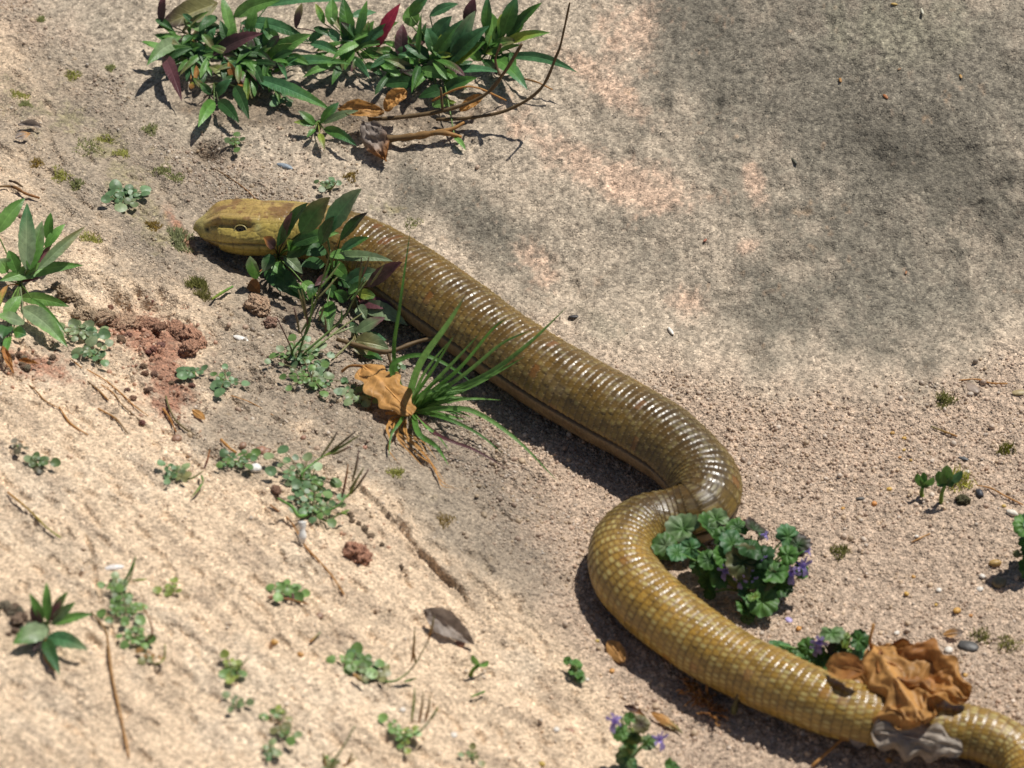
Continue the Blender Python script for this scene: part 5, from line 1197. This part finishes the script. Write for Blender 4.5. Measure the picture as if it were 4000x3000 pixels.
pebble(ZR, 1085, 835, 38, (.7, .64, .54), ('elongated cream pebble near the ivy with the long shadow', 'pebble'), (1.1, .5, .5), -.5)
pebble(ZR, 975, 1160, 34, (.40, .25, .08), ('split amber seed husk lying in ivy shadow', 'seed'), (1.2, .6, .6), .1, name='seed_husk')
pebble(ZG, 1555, 1080, 50, (.10, .10, .10), ('thin grey slate chip above the seedlings', 'stone chip'), (1.2, .4, .3), -.5, name='stone_chip')
pebble(Z4, 1810, 780, 66, (.075, .07, .065), ('dark grey flat stone near the crumpled leaves', 'stone'), (1.1, .7, .35), -.4, name='stone')
pebble(ZG, 440, 1515, 46, (.09, .08, .07), ('small black stone chip beside the smaller seedling', 'stone chip'), (1.1, .45, .4), .0, name='stone_chip')
pebble(ZG, 1640, 320, 90, (.27, .20, .15), ('flat grey-brown stone half sunk at the boulder\'s foot', 'stone'), (1.3, .7, .3), -.7, name='stone')
pebble(ZG, 2160, 370, 70, (.36, .28, .14), ('yellowish flat stone behind the half-sunk stone', 'stone'), (1.2, .6, .35), .1, name='stone')
pebble(ZA, 85, 490, 62, (.78, .74, .68), ('flat white chip on the sand below the lizard\'s chin', 'chip'), (1.2, .4, .25), -.55, name='white_chip')
pebble(ZD, 235, 440, 56, (.80, .77, .72), ('crumbly white lump beside a cress plant', 'chip'), (1, .8, .7), name='white_lump')
pebble((2560, 1240, .5), 120, 105, 42, (.78, .74, .66), ('white splinter alone on the boulder\'s lower slope', 'chip'), (.35, 1.1, .3), .4, name='white_chip')
pebble(ZB, 820, 955, 56, (.75, .70, .66), ('white flake on the pale lower slab', 'chip'), (1.2, .4, .3), .2, name='white_chip')
pebble((2180, 1200, .5), 120, 75, 40, (.035, .03, .03), ('tiny black flake beside the lizard\'s upper body', 'chip'), (1.1, .4, .3), .0, name='dark_flake')
pebble(Z1, 940, 0, 55, (.25, .29, .33), ('bluish-grey chip in the shade above the lizard\'s head', 'chip'), (1.3, .4, .4), -.5, name='stone_chip')
pebble(Z4, 518, 592, 30, (.42, .34, .60), ('pale violet fallen blossom on sand below the large ivy', 'petal'), (1, .7, .35), name='fallen_petal')
ZH = (2400, 0, .7233)
for x, y, r, c in ((1220, 432, 16, (.36, .17, .04)), (1465, 522, 18, (.36, .13, .04)), (1870, 412, 15, (.42, .24, .07)), (490, 1297, 12, (.32, .09, .04)), (1512, 22, 16, (.45, .30, .08)), (1575, 1472, 12, (.30, .13, .05)), (1540, 372, 12, (.25, .13, .05))):
    pebble(ZH, x, y, r, c, ('tiny orange-brown flake on the lichen-grey boulder face', 'flake', 'orange-brown flakes on the boulder'), (1.3, .5, .4), name='dry_flake')
pebble(ZH, 970, 870, 24, (.08, .075, .05), ('small dark splinter on the boulder between the pink patches', 'chip'), (.4, 1.2, .35), .5, name='dark_flake')
pebble(ZH, 1662, 60, 22, (.62, .58, .45), ('thin pale chip high on the lichen-grey boulder', 'chip'), (.35, 1.3, .3), .1, name='white_chip')
# the white stick
p0 = P(*zf(ZD, 690, 1150)); o = thing('white_stick', p0, 'knobbly chalk-white stick standing among the cress', 'stick')
COLS['C'] = (.80, .77, .72)
tube('shaft', o, p0, [P(*zf(ZD, 688, 1160), .002), P(*zf(ZD, 692, 1060), .007), P(*zf(ZD, 690, 950), .012)], [.0014, .0017, .0013, .0018], 'CC', M_STEM, 9, .35)
# clods of crumbling red sandstone
m_clod = bpy.data.materials.new('crumbly_sandstone'); nd, lk, bs = nodes_of(m_clod)
oi = nd.new('ShaderNodeObjectInfo'); tc = nd.new('ShaderNodeTexCoord')
vo = nd.new('ShaderNodeTexVoronoi'); vo.inputs['Scale'].default_value = 7; lk.new(tc.outputs['Object'], vo.inputs['Vector'])
mr = nd.new('ShaderNodeMapRange'); mr.inputs['To Min'].default_value = .7; mr.inputs['To Max'].default_value = 1.3; sp = nd.new('ShaderNodeSeparateColor'); lk.new(vo.outputs['Color'], sp.inputs[0]); lk.new(sp.outputs[0], mr.inputs[0])
mul = nd.new('ShaderNodeVectorMath'); mul.operation = 'SCALE'; lk.new(oi.outputs['Color'], mul.inputs[0]); lk.new(mr.outputs[0], mul.inputs['Scale']); lk.new(mul.outputs[0], bs.inputs['Base Color'])
bs.inputs['Roughness'].default_value = .9
bp = nd.new('ShaderNodeBump'); bp.inputs['Strength'].default_value = 1; bp.inputs['Distance'].default_value = .0010; bp.invert = True; lk.new(vo.outputs['Distance'], bp.inputs['Height']); lk.new(bp.outputs[0], bs.inputs['Normal'])
def clod_mesh(seed):
    nu, nv = 64, 40
    w = np.linspace(0, 2 * np.pi, nu, endpoint=False); z = np.linspace(-np.pi / 2, np.pi / 2, nv)
    A, B = np.meshgrid(w, z)
    x, y, zz = np.cos(B) * np.cos(A), np.cos(B) * np.sin(A), np.sin(B)
    r = 1 + .45 * fbm(x * 1.6 + seed * 3.1 + zz * .7, y * 1.6 - zz * 1.4, 3, seed) + .22 * vnoise(x * 6 + zz * 4, y * 6 + zz * 5, seed) + .12 * vnoise(x * 12 - zz * 8, y * 12 + zz * 9, seed + 1)
    return mesh_from('clod', np.stack([x * r, y * r, zz * r], -1).reshape(-1, 3), grid_faces(nv, nu, True))
CL_M = [clod_mesh(k) for k in range(4)]
for me in CL_M: me.materials.append(m_clod)
def clod(frame, x, y, r, c, lab, k=0, sq=(1, .9, .7), group=None):
    u, v = zf(frame, x, y); R = r * frame[2] * PX
    o = bpy.data.objects.new('clod', CL_M[k % 4]); COL.objects.link(o)
    o.location = P(u, v, R * sq[2] * .45); o.scale = (R * sq[0], R * sq[1], R * sq[2]); o.rotation_euler = (rng.uniform(-.3, .3), rng.uniform(-.3, .3), rng.uniform(0, 6)); o.color = (*c, 1)
    if group:
        lab = lab.split(' in the ')[0].split(' under the ')[0].split(' along ')[0].split(' on the ')[0] + ' nearest ' + where(frame, x, y)
        lab = ('larger ' if R > .0016 else 'small ') + lab
    return tag(o, lab, 'clod', group)
clod(ZD, 1215, 1270, 118, (.40, .20, .125), 'round red-brown clod of sandstone beside the ledge', 0)
clod(Z1, 760, 1020, 92, (.42, .28, .18), 'tan clod of earth below the weed at the neck', 1)
clod(Z1, 840, 1130, 50, (.40, .24, .17), 'pinkish clod just below the tan clod', 2)
clod(ZD, 440, 650, 60, (.36, .20, .13), 'dark reddish clod under the podded cress', 3, (1.2, .6, .5))
clod(ZG, 1560, 1530, 70, (.11, .10, .045), 'dark mossy clod at the foot of the larger seedling', 1)
rs = random.Random(5)
REDG = 'crumbled lump of red sandstone in the broken hollow'
for k in range(34):
    x = rs.gauss(1500, 260); y = rs.gauss(480, 150) + (x - 1500) * .1
    if k > 20: x = rs.gauss(1650, 170); y = rs.gauss(1150, 160)
    clod(ZK, x, y, rs.uniform(14, 44), (.40 * rs.uniform(.8, 1.1), .21 * rs.uniform(.8, 1.1), .135), REDG, k, (1, .9, .6), 'red sandstone lumps in the hollow')
RIM = 'tan sandstone lump on the broken rim'
HP = [(u_ / 1.0, v_ / 1.0) for u_, v_ in HOLE]
for k in range(26):
    f = (k + rs.uniform(-.3, .3)) / 26 * (len(HP) - 1); f = min(max(f, 0), len(HP) - 1.001); i_ = int(f); f -= i_
    ux = HP[i_][0] * (1 - f) + HP[i_ + 1][0] * f + rs.uniform(-14, 14); vx = HP[i_][1] * (1 - f) + HP[i_ + 1][1] * f + rs.uniform(-6, 22)
    red_ = sstep(380, 560, np.array(ux + rs.uniform(-60, 60)))
    cc2 = np.array([.45, .33, .215]) * (1 - red_) + np.array([.40, .215, .135]) * red_
    clod((0, 0, 1), ux, vx, rs.uniform(20, 46), tuple(cc2 * rs.uniform(.85, 1.1)), RIM, k, (1.25, .9, .7), 'lumps on the rim of the red hollow')
EARTH = 'crumb of dark earth in the hollow beside the spiky rosette'
for k in range(16):
    clod(ZC, rs.gauss(130, 80), rs.gauss(420, 100), rs.uniform(18, 46), (.32 * rs.uniform(.6, 1.2), .22, .15), EARTH, k, (1, .9, .7), 'earth crumbs by the spiky rosette')
EARTH2 = 'crumb of reddish earth under the light green weed'
for k in range(20):
    clod(ZK, rs.uniform(20, 640), rs.gauss(800, 90), rs.uniform(16, 42), (.42 * rs.uniform(.7, 1.1), .25, .165), EARTH2, k, (1, .9, .7), 'earth crumbs under the light green weed')
LED = 'crumb of sandstone along the broken ledge'
for k in range(12):
    f = rs.random()
    clod(ZD, 1130 + 560 * f + rs.uniform(-20, 20), 860 + 540 * f + rs.uniform(0, 40), rs.uniform(14, 34), (.40, .28, .18), LED, k, (1, .9, .7), 'crumbs along the ledge')

# ------------------------------------------------------------------ moss
M_MOSS = leaf_material('moss', 0.8, 0.45, 0.1, 0.0)
def moss(u, v, r, c, label, n=260, h=.0045, seed=0):
    rs = np.random.RandomState(seed + int(u))
    p0 = P(u, v)
    V, F, C = [], [], []
    for k in range(n):
        a = rs.rand() * 6.28; q = math.sqrt(rs.rand()) * r * PX * (1 + .35 * math.sin(3 * a + seed))
        x, y = p0[0] + q * math.cos(a), p0[1] + q * math.sin(a) * 1.1
        z = ground_z(x, y) - .0004
        hh = h * rs.uniform(.4, 1.0) * (1 - .5 * q / (r * PX * 1.35)); d = rs.randn(3) * .35
        t = np.array([d[0], d[1], 1.0]) * hh; s = np.array([math.cos(a * 7), math.sin(a * 7), 0]) * .00032
        b = np.array([x, y, z]) - p0
        i = len(V)
        V += [b - s, b + s, b + t * .6 + s * .8, b + t * .6 - s * .8, b + t]
        F += [(i, i + 1, i + 2, i + 3), (i + 3, i + 2, i + 4)]
        cc_ = np.array(c) * rs.uniform(.6, 1.4); C += [cc_ * .8] * 2 + [cc_] * 2 + [cc_ * 1.1]
    o = link('moss_tuft', mesh_from('moss', V, F, np.clip(np.array(C), 0, 1), np.tile([.5, .3], (len(V), 1))), None, M_MOSS)
    o.location = p0
    return tag(o, label, 'moss', 'moss tufts on the sandstone')
YG = (.50, .50, .17); BR = (.42, .31, .10); GG = (.42, .44, .21); DG = (.26, .26, .09)
GENM = 'sparse pale green moss patch on the weathered slab'
for i, (u, v, r, c) in enumerate([(285, 300, 34, YG), (75, 372, 38, YG), (345, 585, 62, GG), (410, 560, 40, YG), (475, 600, 34, YG), (585, 505, 34, GG), (430, 270, 20, GG), (300, 730, 30, GG), (240, 690, 40, YG), (100, 410, 26, GG), (160, 80, 18, GG)]):
    moss(u, v, r, c, ('broad' if r > 36 else 'small') + ' pale green moss patch on the slab nearest ' + where((0, 0, 1), u, v), 240, .0035, i)
moss(145, 640, 28, BR, 'small yellow-brown moss tuft on the mossy slab', 140, .004, 3)
moss(640, 670, 40, GG, 'grey-green moss strip above the lizard\'s snout', 260, .004, 4); moss(690, 700, 34, GG, 'grey-green moss wisp just above the snout', 200, .004, 5)
moss(600, 885, 34, BR, 'brown moss tuft facing the lizard\'s snout', 220, .004, 6); moss(700, 925, 46, (.42, .44, .25), 'grey-green moss cushion touching the lizard\'s snout', 380, .006, 7); moss(705, 965, 36, (.42, .44, .25), 'grey-green moss cushion under the lizard\'s snout', 260, .005, 8)
moss(355, 945, 40, YG, 'round yellow-green moss cushion beside the light green weed', 300, .004, 9); moss(775, 1110, 42, DG, 'dark moss cushion under the lizard\'s chin', 420, .007, 10); moss(795, 1160, 30, (.32, .30, .12), 'dark moss cushion below the chin, above the red hollow', 220, .006, 11)
moss(1545, 1850, 32, YG, 'pale moss wisp below the grass tuft\'s dry roots', 200, .004, 12); moss(1740, 2030, 34, BR, 'thin brownish moss wisp on the smooth slab above the ledge', 160, .003, 13); moss(3690, 1560, 40, DG, 'dark moss crumb at the edge of the coarse sand', 260, .005, 14)
moss(3755, 1880, 50, (.55, .55, .12), 'bright yellow dried moss strands beside the larger seedling', 120, .010, 15); moss(3930, 1760, 30, (.22, .22, .04), 'yellow-green moss scrap on the sand behind the seedlings', 120, .006, 16); moss(3830, 2490, 36, DG, 'dark moss scrap below the orange pebble', 140, .005, 17); moss(1370, 690, 28, BR, 'brown moss crumb above the lizard\'s neck', 140, .004, 18)
moss(3280, 2160, 34, DG, 'dark moss crumb on the open sand near the large ivy', 160, .006, 19); moss(1610, 880, 40, GG, 'faint moss on the boulder edge above the lizard', 160, .0025, 20); moss(3940, 2520, 40, (.3, .3, .08), 'yellow moss strand near the dark flat stone', 90, .006, 21)

# ------------------------------------------------------------------ loose sand grains
r5 = np.random.RandomState(42)
def scatter(n, dens, rmin, rmax):
    """candidate points over the ground, kept with probability dens(px u, px v)"""
    x = r5.uniform(-.335, .335, n); y = r5.uniform(-.365, .455, n)
    z = ground_z(x, y); u, v = to_px(x, y, z)
    keep = (r5.rand(n) < dens(u, v, x, y)) & (u > -120) & (u < 4120) & (v > -120) & (v < 3120)
    x, y, z, u, v = x[keep], y[keep], z[keep], u[keep], v[keep]
    r = rmin * (rmax / rmin) ** (r5.rand(len(x)) ** 1.6)
    return np.stack([x, y, z + r * .25, u, v, r], 1)
def d_sand(u, v, x, y):
    g, _ = poly_dist(u, v, GROOVE); b, _ = poly_dist(u, v, BOULDER); b = -b
    cl = fbm(x / .02, y / .02, 3, 201)
    k = sstep(140, -60, g + 90 * cl) * sstep(60, -60, b + 60 * cl)
    k = np.maximum(k, .75 * np.exp(-(((u - 1150) / 420) ** 2 + ((v - 1600) / 330) ** 2)))
    k = np.maximum(k, .5 * np.exp(-(((u - 1150) / 420) ** 2 + ((v - 620) / 200) ** 2)))
    slab = np.exp(-(((u - 1900) * .72 + (v - 2150) * .69) / 420) ** 2 - ((-(u - 1900) * .69 + (v - 2150) * .72) / 130) ** 2)
    drift = sstep(-.45, .35, fbm(x / .045, y / .03, 3, 205))
    return k * (1 - .8 * slab) * (.25 + .75 * drift)
def d_left(u, v, x, y):
    g, _ = poly_dist(u, v, GROOVE)
    return sstep(-100, 100, g) * sstep(-.2, .5, fbm(x / .015, y / .015, 3, 211))
def d_rock(u, v, x, y):
    b, _ = poly_dist(u, v, BOULDER)
    return sstep(-20, 80, -b) * .6
def d_red(u, v, x, y):
    return np.exp(-(((u - 570) / 160) ** 2 + ((v - 1310) / 90) ** 2)) + np.exp(-(((u - 640) / 90) ** 2 + ((v - 1530) / 120) ** 2)) + .6 * np.exp(-(((u - 130) / 140) ** 2 + ((v - 1420) / 70) ** 2)) + .5 * np.exp(-(((u - 1380) / 100) ** 2 + ((v - 2130) / 90) ** 2))
def d_body(u, v, x, y):
    q = np.full(len(x), 9.0)
    for k in range(0, len(CL), 24):
        q = np.minimum(q, np.hypot(x - CL[k, 0], y - CL[k, 1]) - rad[k])
    return np.exp(-((q + .001) / .0035) ** 2) * .9
sets = [(scatter(60000, d_body, .0003, .0011), 0), (scatter(150000, d_sand, .00032, .0009), 0), (scatter(7000, d_sand, .0009, .0017), 0), (scatter(60000, d_left, .00028, .0007), 1), (scatter(2500, d_left, .0008, .0014), 1), (scatter(26000, d_rock, .00025, .00045), 2), (scatter(60000, d_red, .0004, .0013), 3)]
PAL = [np.array([(.49, .36, .26), (.58, .45, .34), (.42, .30, .22), (.66, .58, .49), (.40, .25, .17), (.52, .37, .21), (.28, .22, .17)]), np.array([(.56, .42, .29), (.63, .50, .37), (.48, .33, .22), (.66, .58, .48)]), np.array([(.30, .26, .19), (.22, .19, .14), (.42, .36, .27)]), np.array([(.40, .19, .115), (.48, .26, .165), (.36, .17, .10), (.50, .34, .23)])]
pos, scl, rot, gc = [], [], [], []
tw = tint
for a, k in sets:
    n = len(a)
    i = np.clip(np.searchsorted(XS, a[:, 0]), 0, len(XS) - 1); j = np.clip(np.searchsorted(YS, a[:, 1]), 0, len(YS) - 1)
    loc = tint[j, i]
    pal = PAL[k][r5.randint(0, len(PAL[k]), n)]
    mixk = .55 if k in (0, 1) else .75 if k == 2 else .2
    c = (loc * mixk + pal * (1 - mixk)) * r5.uniform(.75, 1.25, (n, 1))
    pos.append(a[:, :3]); scl.append(a[:, 5:6] * r5.uniform(.7, 1.25, (n, 3))); rot.append(r5.uniform(0, 6.28, (n, 3))); gc.append(c)
pos = np.vstack(pos); scl = np.vstack(scl); rot = np.vstack(rot); gc = np.clip(np.vstack(gc), 0, .8)
me = bpy.data.meshes.new('sand_grains')
me.vertices.add(len(pos)); me.vertices.foreach_set('co', pos.astype(np.float32).ravel())
for nm, tp, arr, key in (('gscl', 'FLOAT_VECTOR', scl, 'vector'), ('grot', 'FLOAT_VECTOR', rot, 'vector')):
    at = me.attributes.new(nm, tp, 'POINT'); at.data.foreach_set(key, arr.astype(np.float32).ravel())
at = me.attributes.new('gcol', 'FLOAT_COLOR', 'POINT'); at.data.foreach_set('color', np.hstack([gc, np.ones((len(gc), 1))]).astype(np.float32).ravel())
m_grain = bpy.data.materials.new('sand_grain'); nd, lk, bs = nodes_of(m_grain)
at = nd.new('ShaderNodeAttribute'); at.attribute_type = 'INSTANCER'; at.attribute_name = 'gcol'; lk.new(at.outputs['Color'], bs.inputs['Base Color'])
bs.inputs['Roughness'].default_value = .55
ng = bpy.data.node_groups.new('scatter_grains', 'GeometryNodeTree')
ng.interface.new_socket('Geometry', in_out='INPUT', socket_type='NodeSocketGeometry'); ng.interface.new_socket('Geometry', in_out='OUTPUT', socket_type='NodeSocketGeometry')
N_ = ng.nodes; gi = N_.new('NodeGroupInput'); go = N_.new('NodeGroupOutput')
ico = N_.new('GeometryNodeMeshIcoSphere'); ico.inputs['Radius'].default_value = 1.0; ico.inputs['Subdivisions'].default_value = 2
sm = N_.new('GeometryNodeSetMaterial'); sm.inputs['Material'].default_value = m_grain
iop = N_.new('GeometryNodeInstanceOnPoints')
na = N_.new('GeometryNodeInputNamedAttribute'); na.data_type = 'FLOAT_VECTOR'; na.inputs['Name'].default_value = 'gscl'
nb = N_.new('GeometryNodeInputNamedAttribute'); nb.data_type = 'FLOAT_VECTOR'; nb.inputs['Name'].default_value = 'grot'
er = N_.new('FunctionNodeEulerToRotation')
ng.links.new(ico.outputs['Mesh'], sm.inputs['Geometry']); ng.links.new(gi.outputs[0], iop.inputs['Points']); ng.links.new(sm.outputs[0], iop.inputs['Instance'])
ng.links.new(nb.outputs['Attribute'], er.inputs[0]); ng.links.new(er.outputs[0], iop.inputs['Rotation']); ng.links.new(na.outputs['Attribute'], iop.inputs['Scale']); ng.links.new(iop.outputs[0], go.inputs[0])
grains = link('sand_grains', me)
md_ = grains.modifiers.new('scatter', 'NODES'); md_.node_group = ng
me.materials.append(m_grain)
grains['kind'] = 'stuff'
tag(grains, 'loose coarse tan sand grains lying over the sandstone', 'sand')
print('grains', len(pos))
